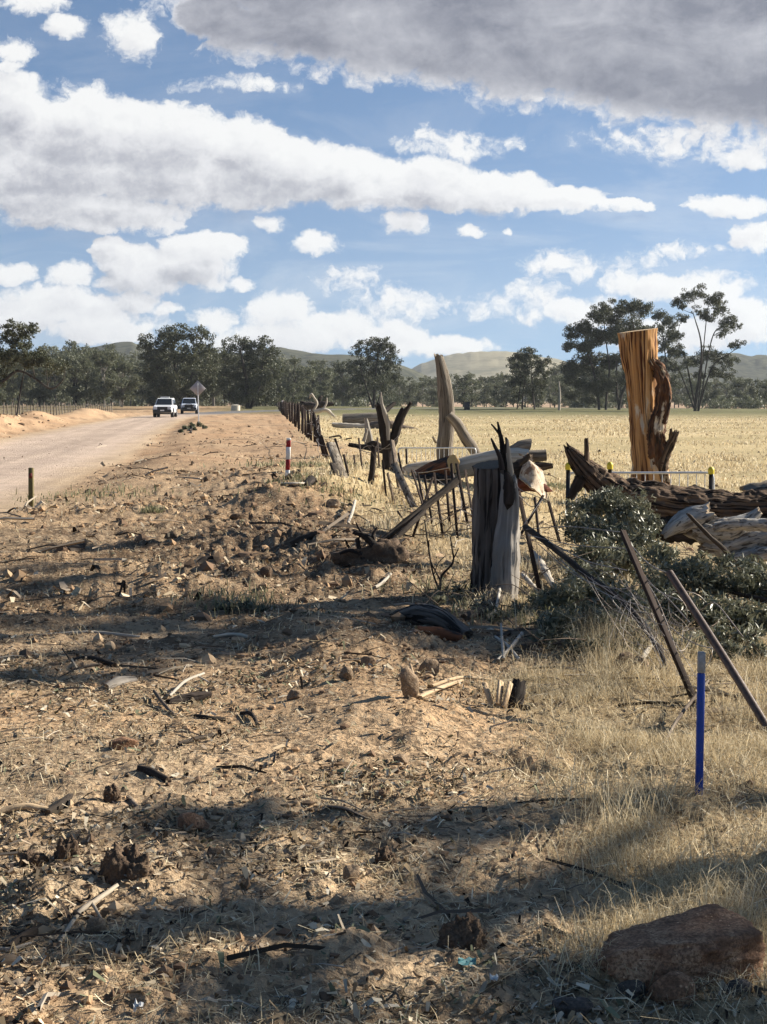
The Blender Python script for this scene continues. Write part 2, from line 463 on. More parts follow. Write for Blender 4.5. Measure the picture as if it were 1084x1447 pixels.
def wood(name, cols, crack=(0.02, 0.015, 0.012), cap=(0.35, 0.24, 0.13), k=14.0, stretch=0.07, crack_amt=0.5, rough=0.9, bump=0.5, patch=None, spec=0.2, cap2=None):
    """grain runs along the limb; cols: dark -> light; patch: (colour, amount) of bark or char left on it"""
    m, t, bs = new_mat(name)
    at = t.n('ShaderNodeAttribute', attribute_name='grain')
    st = t.vmath('MULTIPLY', at.outputs['Vector'], (1.0, 1.0, stretch))
    f1 = t.noise(st, k, 6, 0.62, 0.4)
    c = t.ramp(f1, [(0.28, cols[0]), (0.5, cols[1]), (0.72, cols[2])])
    fb = t.noise(at.outputs['Vector'], 4.0, 3, 0.6)
    fs = t.ramp(t.noise(t.vmath('MULTIPLY', at.outputs['Vector'], (1, 1, stretch * 0.4)), k * 0.8, 4, 0.6), [(0.5, (0, 0, 0)), (0.62, (1, 1, 1))])
    c = t.mix(t.math('MULTIPLY', fs, 0.6), c, t.mix(0.35, cols[0], crack))
    c = t.mix(t.math('MULTIPLY', fb, 0.55), c, t.mix(0.6, c, cols[0]))
    f2 = t.noise(st, k * 2.2, 3, 0.5, 0.6)
    ck = t.ramp(f2, [(0.0, (1, 1, 1)), (0.30 + 0.12 * crack_amt, (1, 1, 1)), (0.36 + 0.14 * crack_amt, (0, 0, 0))])
    c = t.mix(t.math('MULTIPLY', ck, min(1, crack_amt + 0.3)), c, crack)
    if patch:
        pf = t.noise(t.vmath('MULTIPLY', at.outputs['Vector'], (1, 1, 0.35)), patch[2] if len(patch) > 2 else 7.0, 5, 0.6)
        pm = t.ramp(pf, [(0.62 - 0.3 * patch[1], (0, 0, 0)), (0.68 - 0.3 * patch[1], (1, 1, 1))])
        c = t.mix(pm, c, patch[0])
    cp_ = t.n('ShaderNodeAttribute', attribute_name='cap')
    rad = t.vmath('LENGTH', t.vmath('MULTIPLY', at.outputs['Vector'], (1, 1, 0)), out=1)
    rings = t.noise(at.outputs['Vector'], 35, 4, 0.7)
    c2 = t.mix(rings, cap, cap2 or tuple(q * 0.5 for q in cap))
    c = t.mix(cp_.outputs['Fac'], c, c2)
    t.l(c, bs.inputs['Base Color']); bs.inputs['Roughness'].default_value = rough; bs.inputs['Specular IOR Level'].default_value = spec
    bp = t.n('ShaderNodeBump', ins={'Strength': bump, 'Distance': 0.02})
    hh = t.math('SUBTRACT', f1, t.math('MULTIPLY', ck, 0.6))
    t.l(hh, bp.inputs['Height']); t.l(bp.outputs[0], bs.inputs['Normal'])
    return m

def plain(name, col, rough=0.6, metal=0.0, var=0.25, scale=30.0, spec=0.3, second=None, bump=0.0):
    m, t, bs = new_mat(name)
    tc = t.n('ShaderNodeTexCoord')
    f = t.noise(tc.outputs['Object'], scale, 5, 0.6)
    b = second or tuple(q * (1 - var) for q in col)
    c = t.ramp(f, [(0.35, b), (0.65, col)])
    t.l(c, bs.inputs['Base Color']); bs.inputs['Roughness'].default_value = rough; bs.inputs['Metallic'].default_value = metal
    bs.inputs['Specular IOR Level'].default_value = spec
    if bump:
        bp = t.n('ShaderNodeBump', ins={'Strength': bump, 'Distance': 0.01}); t.l(f, bp.inputs['Height']); t.l(bp.outputs[0], bs.inputs['Normal'])
    return m

def foliage(name, dark, light, rough=0.55, trans=0.15, spec=0.4):
    """per-leaf colour from the attribute 'rv'"""
    m, t, bs = new_mat(name)
    at = t.n('ShaderNodeAttribute', attribute_name='rv')
    c = t.ramp(at.outputs['Fac'], [(0.0, dark), (0.7, tuple((a + b) / 2 for a, b in zip(dark, light))), (1.0, light)])
    t.l(c, bs.inputs['Base Color']); bs.inputs['Roughness'].default_value = rough; bs.inputs['Specular IOR Level'].default_value = spec
    if trans > 0:
        tr = t.n('ShaderNodeBsdfTranslucent'); t.l(c, tr.inputs[0])
        mx = t.n('ShaderNodeMixShader', ins={0: trans}); t.l(bs.outputs[0], mx.inputs[1]); t.l(tr.outputs[0], mx.inputs[2])
        t.l(mx.outputs[0], m.node_tree.nodes['Material Output'].inputs[0])
    return m

def vcol(name, rough=0.9, spec=0.15, trans=0.0):
    """colour from the attribute 'Col' (each chip, blade or clod has its own)"""
    m, t, bs = new_mat(name)
    at = t.n('ShaderNodeAttribute', attribute_name='Col')
    t.l(at.outputs['Color'], bs.inputs['Base Color']); bs.inputs['Roughness'].default_value = rough; bs.inputs['Specular IOR Level'].default_value = spec
    if trans > 0:
        tr = t.n('ShaderNodeBsdfTranslucent'); t.l(at.outputs['Color'], tr.inputs[0])
        mx = t.n('ShaderNodeMixShader', ins={0: trans}); t.l(bs.outputs[0], mx.inputs[1]); t.l(tr.outputs[0], mx.inputs[2])
        t.l(mx.outputs[0], m.node_tree.nodes['Material Output'].inputs[0])
    return m

M = {}
M['weathered'] = wood('weathered_grey_wood', [(0.13, 0.112, 0.092), (0.30, 0.27, 0.235), (0.50, 0.465, 0.415)], crack=(0.03, 0.026, 0.022), k=13, stretch=0.09, crack_amt=0.35, bump=0.6)
M['bleached'] = wood('bleached_wood', [(0.26, 0.225, 0.18), (0.42, 0.375, 0.31), (0.58, 0.53, 0.45)], crack_amt=0.25)
M['silver'] = wood('silver_root_wood', [(0.20, 0.18, 0.155), (0.40, 0.375, 0.335), (0.56, 0.535, 0.49)], crack=(0.04, 0.034, 0.028), k=26, stretch=0.22, crack_amt=0.5, bump=0.8, patch=((0.13, 0.11, 0.09), 0.25, 9.0))
M['charred'] = wood('charred_wood', [(0.012, 0.010, 0.009), (0.035, 0.027, 0.022), (0.085, 0.062, 0.05)], cap=(0.05, 0.035, 0.025), crack_amt=0.6, bump=0.9)
M['bark'] = wood('dark_rough_bark', [(0.065, 0.051, 0.041), (0.155, 0.124, 0.10), (0.27, 0.225, 0.185)], cap=(0.20, 0.155, 0.11), crack_amt=0.8, bump=1.0)
M['logbark'] = wood('fibrous_brown_bark', [(0.045, 0.027, 0.017), (0.13, 0.085, 0.055), (0.27, 0.19, 0.125)], crack=(0.012, 0.008, 0.006), cap=(0.05, 0.035, 0.022), crack_amt=0.85, bump=1.0, k=18, stretch=0.05)
M['orange'] = wood('stripped_orange_wood', [(0.26, 0.12, 0.045), (0.52, 0.295, 0.12), (0.66, 0.47, 0.27)], crack=(0.07, 0.024, 0.011), cap=(0.62, 0.45, 0.27), k=9.0, stretch=0.035, crack_amt=0.9, bump=1.0, patch=((0.50, 0.43, 0.34), 0.15, 3.0))
M['burl'] = wood('dark_red_burl_wood', [(0.035, 0.016, 0.010), (0.13, 0.060, 0.030), (0.36, 0.20, 0.10)], cap=(0.3, 0.17, 0.08), crack_amt=0.7, bump=1.0, patch=((0.62, 0.52, 0.38), 0.15, 5.0))
M['palelog'] = wood('pale_peeled_log', [(0.36, 0.29, 0.21), (0.56, 0.48, 0.37), (0.68, 0.61, 0.50)], cap=(0.42, 0.28, 0.17), crack_amt=0.2, bump=0.3)
M['redlog'] = wood('red_brown_log', [(0.10, 0.035, 0.016), (0.24, 0.09, 0.04), (0.36, 0.16, 0.075)], cap=(0.66, 0.42, 0.17), crack_amt=0.5, patch=((0.035, 0.027, 0.022), 0.45))
M['redbark'] = wood('dark_red_inner_bark', [(0.05, 0.014, 0.008), (0.105, 0.03, 0.016), (0.17, 0.055, 0.03)], cap=(0.2, 0.08, 0.05), crack_amt=0.3)
M['barksheet'] = wood('pale_mottled_bark', [(0.30, 0.22, 0.15), (0.50, 0.42, 0.32), (0.62, 0.55, 0.45)], k=8, stretch=1.0, crack_amt=0.2, patch=((0.20, 0.12, 0.075), 0.3, 9.0))
M['greywood'] = wood('grey_brown_trunk', [(0.10, 0.08, 0.06), (0.22, 0.185, 0.145), (0.36, 0.32, 0.265)], cap=(0.36, 0.29, 0.2), crack_amt=0.5, bump=0.7)
M['stick'] = wood('grey_brown_stick', [(0.07, 0.052, 0.038), (0.17, 0.13, 0.097), (0.30, 0.245, 0.19)], cap=(0.4, 0.3, 0.18), k=30, crack_amt=0.3)
M['darkstick'] = wood('dark_stick', [(0.02, 0.015, 0.011), (0.05, 0.038, 0.029), (0.10, 0.078, 0.06)], cap=(0.2, 0.14, 0.09), k=30, crack_amt=0.3)
M['split'] = wood('fresh_split_wood', [(0.30, 0.20, 0.115), (0.50, 0.37, 0.23), (0.66, 0.53, 0.36)], cap=(0.5, 0.36, 0.2), k=25, crack_amt=0.35)
M['trunk'] = wood('gum_tree_bark', [(0.03, 0.026, 0.022), (0.065, 0.056, 0.047), (0.12, 0.105, 0.09)], k=3, crack_amt=0.4)
M['paletrunk'] = wood('pale_gum_bark', [(0.14, 0.125, 0.105), (0.24, 0.22, 0.19), (0.36, 0.33, 0.29)], k=3, crack_amt=0.3)
M['rust'] = plain('rusty_steel', (0.036, 0.023, 0.017), 0.85, 0.0, 0.5, 60, 0.2, second=(0.028, 0.018, 0.014), bump=0.2)
M['rustpipe'] = plain('rusty_brown_pipe', (0.105, 0.068, 0.047), 0.45, 0.1, 0.5, 40, 0.5, second=(0.055, 0.03, 0.02), bump=0.2)
M['wire'] = plain('dull_fence_wire', (0.34, 0.32, 0.29), 0.5, 0.5, 0.5, 25, 0.5, second=(0.16, 0.11, 0.08))
M['galv'] = plain('galvanised_steel', (0.62, 0.63, 0.64), 0.38, 0.45, 0.15, 12, 0.5)
M['black'] = plain('black_plastic', (0.018, 0.018, 0.019), 0.45, 0.0, 0.2, 30, 0.4)
M['yellow'] = plain('yellow_plastic', (0.62, 0.50, 0.03), 0.5, 0.0, 0.1, 30, 0.4)
M['blue'] = plain('blue_painted_timber', (0.010, 0.048, 0.32), 0.55, 0.0, 0.3, 28, 0.3, second=(0.030, 0.065, 0.26), bump=0.1)
M['red'] = plain('red_painted_timber', (0.33, 0.02, 0.022), 0.55, 0.0, 0.3, 45, 0.3)
M['white'] = plain('white_painted_timber', (0.74, 0.73, 0.70), 0.6, 0.0, 0.12, 30, 0.3)
M['rawpeg'] = plain('raw_grey_timber', (0.36, 0.36, 0.36), 0.8, 0.0, 0.3, 50, 0.2)
M['olive'] = plain('treated_pine', (0.15, 0.125, 0.052), 0.8, 0.0, 0.3, 30, 0.2)
M['signback'] = plain('bare_sign_aluminium', (0.36, 0.34, 0.34), 0.5, 0.3, 0.1, 3, 0.5)
M['carwhite'] = plain('white_car_paint', (0.80, 0.80, 0.80), 0.25, 0.0, 0.04, 3, 0.5)
M['carblue'] = plain('pale_blue_white_paint', (0.62, 0.66, 0.74), 0.25, 0.0, 0.04, 3, 0.5)
M['glass'] = plain('dark_car_glass', (0.012, 0.015, 0.018), 0.08, 0.0, 0.1, 3, 0.6)
M['tyre'] = plain('tyre_rubber', (0.02, 0.02, 0.02), 0.85, 0.0, 0.2, 20, 0.2)
M['rim'] = plain('wheel_rim', (0.3, 0.3, 0.31), 0.4, 0.6, 0.1, 5, 0.5)
M['lamp'] = plain('headlamp_lens', (0.55, 0.57, 0.6), 0.15, 0.0, 0.1, 5, 0.6)
M['plate'] = plain('number_plate', (0.7, 0.7, 0.68), 0.5, 0.0, 0.05, 5, 0.3)
M['tank'] = plain('cream_tank', (0.55, 0.50, 0.40), 0.6, 0.0, 0.1, 3, 0.3)
M['tape'] = plain('white_tape', (0.75, 0.62, 0.6), 0.6, 0.0, 0.1, 30, 0.3)
M['darkred'] = plain('dull_reflector', (0.16, 0.03, 0.025), 0.4)
M['teal'] = plain('teal_plastic_scrap', (0.10, 0.27, 0.28), 0.5, 0.0, 0.3, 60, 0.4)
M['paper'] = plain('white_scrap', (0.72, 0.71, 0.68), 0.7, 0.0, 0.1, 60, 0.3)
M['gumleaf'] = foliage('gum_foliage', (0.026, 0.033, 0.016), (0.135, 0.140, 0.070), trans=0.2)
M['hazyleaf'] = foliage('grey_green_foliage', (0.060, 0.070, 0.040), (0.21, 0.215, 0.125), trans=0.3)
M['bushleaf'] = foliage('wilting_gum_leaves', (0.050, 0.062, 0.036), (0.34, 0.32, 0.21), rough=0.38, trans=0.2, spec=0.4)
M['weed'] = foliage('green_weed', (0.06, 0.09, 0.03), (0.20, 0.24, 0.09), trans=0.25)
M['litter'] = vcol('ground_litter', 0.92, 0.12)
M['straw'] = vcol('dry_grass_blades', 0.7, 0.25, 0.30)

def rock_mat(name, a, b, c, sc=6.0):
    m, t, bs = new_mat(name)
    tc = t.n('ShaderNodeTexCoord')
    f = t.noise(tc.outputs['Object'], sc, 7, 0.65, 0.3)
    col = t.ramp(f, [(0.3, a), (0.5, b), (0.7, c)])
    f2 = t.noise(tc.outputs['Object'], sc * 9, 4, 0.7)
    col = t.mix(t.ramp(f2, [(0.42, (0, 0, 0)), (0.60, (0.8, 0.8, 0.8))]), col, a)
    vs_ = t.n('ShaderNodeTexVoronoi', ins={'Scale': sc * 5.0}); t.l(tc.outputs['Object'], vs_.inputs['Vector'])
    sep_ = t.n('ShaderNodeSeparateColor'); t.l(vs_.outputs['Color'], sep_.inputs[0])
    sp_ = t.math('MULTIPLY', t.math('LESS_THAN', vs_.outputs['Distance'], 0.22), t.math('GREATER_THAN', sep_.outputs[0], 0.82))
    col = t.mix(t.math('MULTIPLY', sp_, 0.6), col, tuple(min(1, q * 1.35) for q in c))
    t.l(col, bs.inputs['Base Color']); bs.inputs['Roughness'].default_value = 0.88; bs.inputs['Specular IOR Level'].default_value = 0.2
    bp = t.n('ShaderNodeBump', ins={'Strength': 1.0, 'Distance': 0.02})
    t.l(t.math('ADD', f, t.math('MULTIPLY', f2, 0.35)), bp.inputs['Height']); t.l(bp.outputs[0], bs.inputs['Normal'])
    return m
M['rock'] = rock_mat('brown_rock', (0.10, 0.052, 0.030), (0.33, 0.185, 0.105), (0.54, 0.35, 0.21), 12)
M['tanrock'] = rock_mat('tan_rock', (0.17, 0.115, 0.07), (0.28, 0.20, 0.13), (0.38, 0.29, 0.20), 14)
M['darkclod'] = rock_mat('dark_soil_clod', (0.075, 0.050, 0.033), (0.14, 0.095, 0.062), (0.24, 0.165, 0.105), 14)
M['greystone'] = rock_mat('grey_stone', (0.06, 0.05, 0.042), (0.12, 0.10, 0.085), (0.20, 0.175, 0.15), 14)

# ------------------------------------------------------------------ ground material
def ground_mat():
    m, t, bs = new_mat('soil_and_grass')
    tc = t.n('ShaderNodeTexCoord'); ob = tc.outputs['Object']
    at = t.n('ShaderNodeAttribute', attribute_name='Col')
    f1 = t.noise(ob, 1.3, 6, 0.65); f2 = t.noise(ob, 9.0, 6, 0.7); f3 = t.noise(ob, 60.0, 4, 0.7); f4 = t.noise(ob, 0.25, 5, 0.6)
    v = t.math('ADD', t.math('MULTIPLY', f1, 0.55), t.math('ADD', t.math('MULTIPLY', f2, 0.75), t.math('ADD', t.math('MULTIPLY', f3, 0.55), t.math('MULTIPLY', f4, 0.5))))
    k = t.ramp(t.math('MULTIPLY', v, 0.43), [(0.30, (0.45, 0.42, 0.40)), (0.5, (1, 1, 1)), (0.68, (1.35, 1.32, 1.26))])
    c = t.mix(1.0, at.outputs['Color'], k, 'MULTIPLY')
    # crumbs of darker earth and pale straw flecks
    vo = t.n('ShaderNodeTexVoronoi', ins={'Scale': 38.0, 'Randomness': 1.0}); t.l(ob, vo.inputs['Vector'])
    lt = t.n('ShaderNodeAttribute', attribute_name='lit')
    pick = t.n('ShaderNodeSeparateColor'); t.l(vo.outputs['Color'], pick.inputs[0])
    dk = t.math('MULTIPLY', t.math('GREATER_THAN', pick.outputs[0], 0.72), lt.outputs['Fac'])
    c = t.mix(t.math('MULTIPLY', dk, 0.55), c, (0.09, 0.062, 0.042))
    pl = t.math('MULTIPLY', t.math('GREATER_THAN', pick.outputs[1], 0.86), lt.outputs['Fac'])
    c = t.mix(t.math('MULTIPLY', pl, 0.4), c, (0.50, 0.40, 0.27))
    t.l(c, bs.inputs['Base Color']); bs.inputs['Roughness'].default_value = 0.95; bs.inputs['Specular IOR Level'].default_value = 0.08
    b1 = t.n('ShaderNodeBump', ins={'Strength': 0.8, 'Distance': 0.05}); t.l(f2, b1.inputs['Height'])
    b2 = t.n('ShaderNodeBump', ins={'Strength': 0.7, 'Distance': 0.015}); t.l(t.math('ADD', f3, t.math('MULTIPLY', vo.outputs['Distance'], 0.6)), b2.inputs['Height']); t.l(b1.outputs[0], b2.inputs['Normal'])
    t.l(b2.outputs[0], bs.inputs['Normal'])
    return m
M['ground'] = ground_mat()

def hill_mat(name, a, b, sc):
    m, t, bs = new_mat(name)
    tc = t.n('ShaderNodeTexCoord')
    f = t.noise(tc.outputs['Object'], sc, 6, 0.7); f2 = t.noise(tc.outputs['Object'], sc * 0.12, 3, 0.5)
    c = t.ramp(t.math('ADD', t.math('MULTIPLY', f, 0.7), t.math('MULTIPLY', f2, 0.3)), [(0.40, a), (0.56, b)])
    t.l(c, bs.inputs['Base Color']); bs.inputs['Roughness'].default_value = 1.0; bs.inputs['Specular IOR Level'].default_value = 0.0
    return m
M['hillwood'] = hill_mat('forested_hill', (0.024, 0.028, 0.020), (0.085, 0.085, 0.056), 0.09)
M['hillbare'] = hill_mat('bare_grass_hill', (0.14, 0.13, 0.08), (0.27, 0.235, 0.15), 0.02)

# ------------------------------------------------------------------ world: sky and clouds
def build_world():
    w = bpy.data.worlds.new('World'); scene.world = w; w.use_nodes = True
    nt = w.node_tree; t = NT(nt); nt.nodes.clear()
    # cloud density group: input uv (slopes to the right and up, in hundreds of photo pixels)
    def uv(x, y):
        r = ray(x, y); return r[0] / r[1] * FPX / 100, r[2] / r[1] * FPX / 100
    groups = [
      # (blobs (x, y, rx, ry), base line (x0, y0, x1, y1) or None, weight)
      ([(300, 22, 52, 36), (345, 45, 60, 40), (430, 40, 120, 62), (560, 45, 170, 84), (720, 62, 200, 95), (880, 85, 210, 100), (1050, 95, 220, 105), (1190, 110, 170, 80), (600, -60, 420, 120), (1000, -60, 400, 130), (310, 75, 42, 15)], (420, 95, 1084, 196)),
      ([(15, 148, 62, 46), (110, 195, 115, 68), (230, 205, 105, 58), (350, 212, 62, 46), (400, 240, 110, 46), (480, 246, 74, 38), (600, 258, 84, 36), (700, 272, 94, 30), (790, 280, 76, 20), (870, 291, 55, 11), (60, 242, 140, 48), (200, 258, 155, 40), (-60, 225, 120, 62), (330, 265, 120, 34), (560, 280, 110, 20)], (0, 285, 900, 304)),
      ([(135, 300, 135, 26), (60, 282, 80, 26), (200, 312, 70, 18)], (0, 326, 300, 328)),
      ([(155, 352, 28, 24), (240, 378, 88, 34), (285, 350, 64, 26), (225, 396, 98, 20), (180, 372, 40, 30)], (100, 411, 320, 409)),
      ([(15, 387, 34, 16), (102, 388, 36, 18), (60, 440, 125, 36), (150, 462, 80, 26), (190, 425, 28, 18), (-60, 440, 90, 40)], None),
      ([(300, 452, 36, 18), (400, 440, 54, 30), (470, 466, 90, 28), (400, 478, 120, 20), (540, 472, 66, 22), (610, 490, 90, 16)], None),
      ([(570, 319, 30, 15), (450, 343, 32, 15), (662, 324, 17, 10), (710, 325, 11, 8), (378, 318, 24, 10), (240, 436, 24, 10), (340, 400, 16, 10)], None),
      ([(1030, 291, 58, 17), (1068, 334, 42, 20), (1055, 223, 38, 16), (930, 402, 80, 18), (1005, 408, 50, 30), (1045, 455, 66, 34), (830, 440, 66, 22), (965, 472, 130, 22), (1150, 440, 60, 40)], None),
      ([(185, 50, 38, 32), (95, 38, 28, 16), (45, 4, 52, 16), (20, 72, 34, 15), (10, 98, 20, 10)], None),
    ]
    faint = [(570, 430, 70, 17), (748, 426, 42, 22), (800, 372, 48, 17), (915, 368, 30, 17), (690, 430, 50, 14), (500, 398, 40, 18), (330, 120, 60, 10), (1020, 190, 140, 26), (650, 205, 60, 16), (960, 355, 40, 10)]
    def make_group(name, detail=True):
        gt = bpy.data.node_groups.new(name, 'ShaderNodeTree')
        gt.interface.new_socket('UV', in_out='INPUT', socket_type='NodeSocketVector')
        gt.interface.new_socket('D', in_out='OUTPUT', socket_type='NodeSocketFloat')
        gt.interface.new_socket('Big', in_out='OUTPUT', socket_type='NodeSocketFloat')
        g = NT(gt); gi = g.n('NodeGroupInput'); go = g.n('NodeGroupOutput')
        p = gi.outputs[0]
        # ragged outline: warp the coordinates
        nz = g.n('ShaderNodeTexNoise', ins={'Scale': 1.5, 'Detail': 6.0, 'Roughness': 0.62}); g.l(p, nz.inputs['Vector'])
        wv = g.vmath('MULTIPLY', g.vmath('SUBTRACT', nz.outputs['Color'], (0.5, 0.5, 0.5)), (0.50, 0.34, 0))
        pw = g.vmath('ADD', p, wv)
        nz2 = g.n('ShaderNodeTexNoise', ins={'Scale': 4.5, 'Detail': 4.0, 'Roughness': 0.6}); g.l(p, nz2.inputs['Vector'])
        pw = g.vmath('ADD', pw, g.vmath('MULTIPLY', g.vmath('SUBTRACT', nz2.outputs['Color'], (0.5, 0.5, 0.5)), (0.20, 0.12, 0)))
        puff = g.n('ShaderNodeTexVoronoi', ins={'Scale': 2.1, 'Detail': 3.0, 'Roughness': 0.58, 'Lacunarity': 2.3, 'Randomness': 1.0}); puff.normalize = True
        pv = g.vmath('MULTIPLY', pw, (1.0, 1.35, 1.0)); g.l(pv, puff.inputs['Vector'])
        pf = puff.outputs['Distance']
        fine = g.noise(pw, 5.5, 8, 0.68)
        big = None; allf = None
        for gi_, (bl, base) in enumerate(groups):
            F = None
            for (x, y, rx, ry) in bl:
                cx, cy = uv(x, y); sx, sy = 100 / rx, 100 / ry
                q = g.vmath('MULTIPLY_ADD', pw, (sx, sy, 0), (-cx * sx, -cy * sy, 0))
                d = g.vmath('DOT_PRODUCT', q, q, out=1)
                F = d if F is None else g.math('MINIMUM', F, d)
            F = g.math('SUBTRACT', 1.0, F)
            if base:
                (x0, y0), (x1, y1) = uv(*base[:2]), uv(*base[2:])
                sl = (y1 - y0) / (x1 - x0)
                b = g.vmath('DOT_PRODUCT', pw, (-sl, 1, 0), out=1)
                b = g.math('MULTIPLY', g.math('SUBTRACT', b, y0 - sl * x0), 1.7 if gi_ == 0 else 3.0)
                F = g.math('MINIMUM', F, b)
            if gi_ in (4, 5, 6, 7, 8): F = g.math('MULTIPLY', F, {4: .55, 5: .52, 6: .40, 7: .52, 8: .36}[gi_])
            if gi_ == 0: big = F
            allf = F if allf is None else g.math('MAXIMUM', allf, F)
        fa = None
        for (x, y, rx, ry) in faint:
            cx, cy = uv(x, y); sx, sy = 100 / rx, 100 / ry
            q = g.vmath('MULTIPLY_ADD', pw, (sx, sy, 0), (-cx * sx, -cy * sy, 0))
            d = g.vmath('DOT_PRODUCT', q, q, out=1)
            fa = d if fa is None else g.math('MINIMUM', fa, d)
        fa = g.math('MULTIPLY', g.math('SUBTRACT', 1.0, fa), 0.16)
        allf = g.math('MAXIMUM', g.math('MINIMUM', allf, 0.9), g.math('MINIMUM', fa, 0.3))
        # billows and frayed edges
        if not detail:
            g.l(allf, go.inputs[0]); g.l(big, go.inputs[1]); return gt
        dd = g.math('ADD', allf, g.math('MULTIPLY', g.math('SUBTRACT', 0.44, pf), 1.7))
        dd = g.math('ADD', dd, g.math('MULTIPLY', g.math('SUBTRACT', fine, 0.5), 1.0))
        g.l(dd, go.inputs[0]); g.l(big, go.inputs[1])
        return gt
    gt = make_group('cloud_density'); gt2 = make_group('cloud_mass', False)
    tc = t.n('ShaderNodeTexCoord'); d = tc.outputs['Generated']
    sep = t.n('ShaderNodeSeparateXYZ'); t.l(d, sep.inputs[0])
    yy = t.math('MAXIMUM', t.math('ABSOLUTE', sep.outputs[1]), 0.02)
    u = t.math('MULTIPLY', t.math('DIVIDE', sep.outputs[0], yy), FPX / 100); v = t.math('MULTIPLY', t.math('DIVIDE', sep.outputs[2], yy), FPX / 100)
    cb = t.n('ShaderNodeCombineXYZ'); t.l(u, cb.inputs[0]); t.l(v, cb.inputs[1])
    def ev(off, tree=None):
        nd = t.n('ShaderNodeGroup'); nd.node_tree = tree or gt
        t.l(t.vmath('ADD', cb.outputs[0], off), nd.inputs[0]); return nd
    e0 = ev((0, 0, 0)); e1 = ev((0.10, 0.13, 0)); e2 = ev((0.14, 0.42, 0), gt2)
    a = t.n('ShaderNodeMapRange', interpolation_type='SMOOTHSTEP', ins={'From Min': 0.0, 'From Max': 0.5}); t.l(e0.outputs[0], a.inputs['Value'])
    alpha = a.outputs[0]
    # light falls from the upper right: what lies toward the light shades
    def pos(x): return t.math('MAXIMUM', x, 0.0)
    s = t.math('ADD', t.math('MULTIPLY', pos(t.math('ADD', e1.outputs[0], 0.1)), 0.40), t.math('MULTIPLY', pos(t.math('ADD', e2.outputs[0], 0.2)), 0.62))
    rel = t.math('MULTIPLY', t.math('SUBTRACT', e1.outputs[0], e0.outputs[0]), 0.34)
    s = t.math('ADD', s, rel)
    bigm = t.n('ShaderNodeMapRange', interpolation_type='SMOOTHSTEP', ins={'From Min': -0.02, 'From Max': 0.55}); t.l(e0.outputs[1], bigm.inputs['Value'])
    fold = t.noise(t.vmath('MULTIPLY', cb.outputs[0], (0.55, 1.0, 1.0)), 1.1, 7, 0.6, 0.6)
    bv = t.math('MULTIPLY', bigm.outputs[0], t.math('ADD', 0.30, t.math('MULTIPLY', t.math('SUBTRACT', fold, 0.22), 0.95)))
    s = t.math('ADD', t.math('MULTIPLY', s, t.math('SUBTRACT', 0.52, t.math('MULTIPLY', bigm.outputs[0], 0.25))), bv)
    col = t.ramp(s, [(0.10, (0.95, 0.95, 0.94)), (0.38, (0.80, 0.80, 0.82)), (0.66, (0.47, 0.48, 0.53)), (1.0, (0.20, 0.213, 0.27))])
    cs = t.n('ShaderNodeVectorMath', operation='SCALE', ins={'Scale': CLOUD_GAIN}); t.l(col, cs.inputs[0])
    sky = t.n('ShaderNodeTexSky'); sky.sky_type = 'NISHITA'; sky.sun_disc = False
    sky.sun_elevation = SUN_EL; sky.sun_rotation = math.atan2(SUN_AZ[0], SUN_AZ[1])
    sky.air_density = 1.0; sky.dust_density = 0.6; sky.ozone_density = 1.6; sky.altitude = 300
    lift = t.n('ShaderNodeCombineXYZ'); t.l(sep.outputs[0], lift.inputs[0]); t.l(sep.outputs[1], lift.inputs[1])
    t.l(t.math('ADD', t.math('MULTIPLY', t.math('MAXIMUM', sep.outputs[2], 0.0), 1.25), 0.13), lift.inputs[2])
    t.l(t.vmath('NORMALIZE', lift.outputs[0]), sky.inputs[0])
    sk = t.n('ShaderNodeVectorMath', operation='MULTIPLY'); t.l(sky.outputs[0], sk.inputs[0]); sk.inputs[1].default_value = SKY_TINT
    # the clouds stand in the half of the sky ahead; the sky behind is clear
    up = t.n('ShaderNodeMapRange', ins={'From Min': -0.005, 'From Max': 0.01}); t.l(sep.outputs[2], up.inputs['Value'])
    fr = t.n('ShaderNodeMapRange', ins={'From Min': 0.02, 'From Max': 0.25}); t.l(sep.outputs[1], fr.inputs['Value'])
    al = t.math('MULTIPLY', alpha, t.math('MULTIPLY', up.outputs[0], fr.outputs[0]))
    # thin veil of high cloud, thicker low down
    ve = t.ramp(t.noise(t.vmath('MULTIPLY', cb.outputs[0], (0.22, 0.75, 1.0)), 1.6, 8, 0.62, 0.8), [(0.46, (0, 0, 0)), (0.72, (1, 1, 1))])
    lowm = t.n('ShaderNodeMapRange', interpolation_type='SMOOTHSTEP', ins={'From Min': 0.30, 'From Max': 0.02, 'To Min': 0.03, 'To Max': 0.38}); t.l(sep.outputs[2], lowm.inputs['Value'])
    al = t.math('MAXIMUM', al, t.math('MULTIPLY', t.math('MULTIPLY', ve, lowm.outputs[0]), t.math('MULTIPLY', up.outputs[0], fr.outputs[0])))
    mixc = t.mix(t.math('MULTIPLY', al, 0.97), sk.outputs[0], cs.outputs[0])
    bg = t.n('ShaderNodeBackground', ins={'Strength': SKY_STRENGTH}); t.l(mixc, bg.inputs[0])
    out = t.n('ShaderNodeOutputWorld'); t.l(bg.outputs[0], out.inputs[0])
    w.cycles.sampling_method = 'MANUAL'; w.cycles.sample_map_resolution = 256
SKY_STRENGTH = 0.05
CLOUD_GAIN = 1.0 / SKY_STRENGTH * 0.44
SKY_TINT = (0.74, 0.95, 1.10)
build_world()

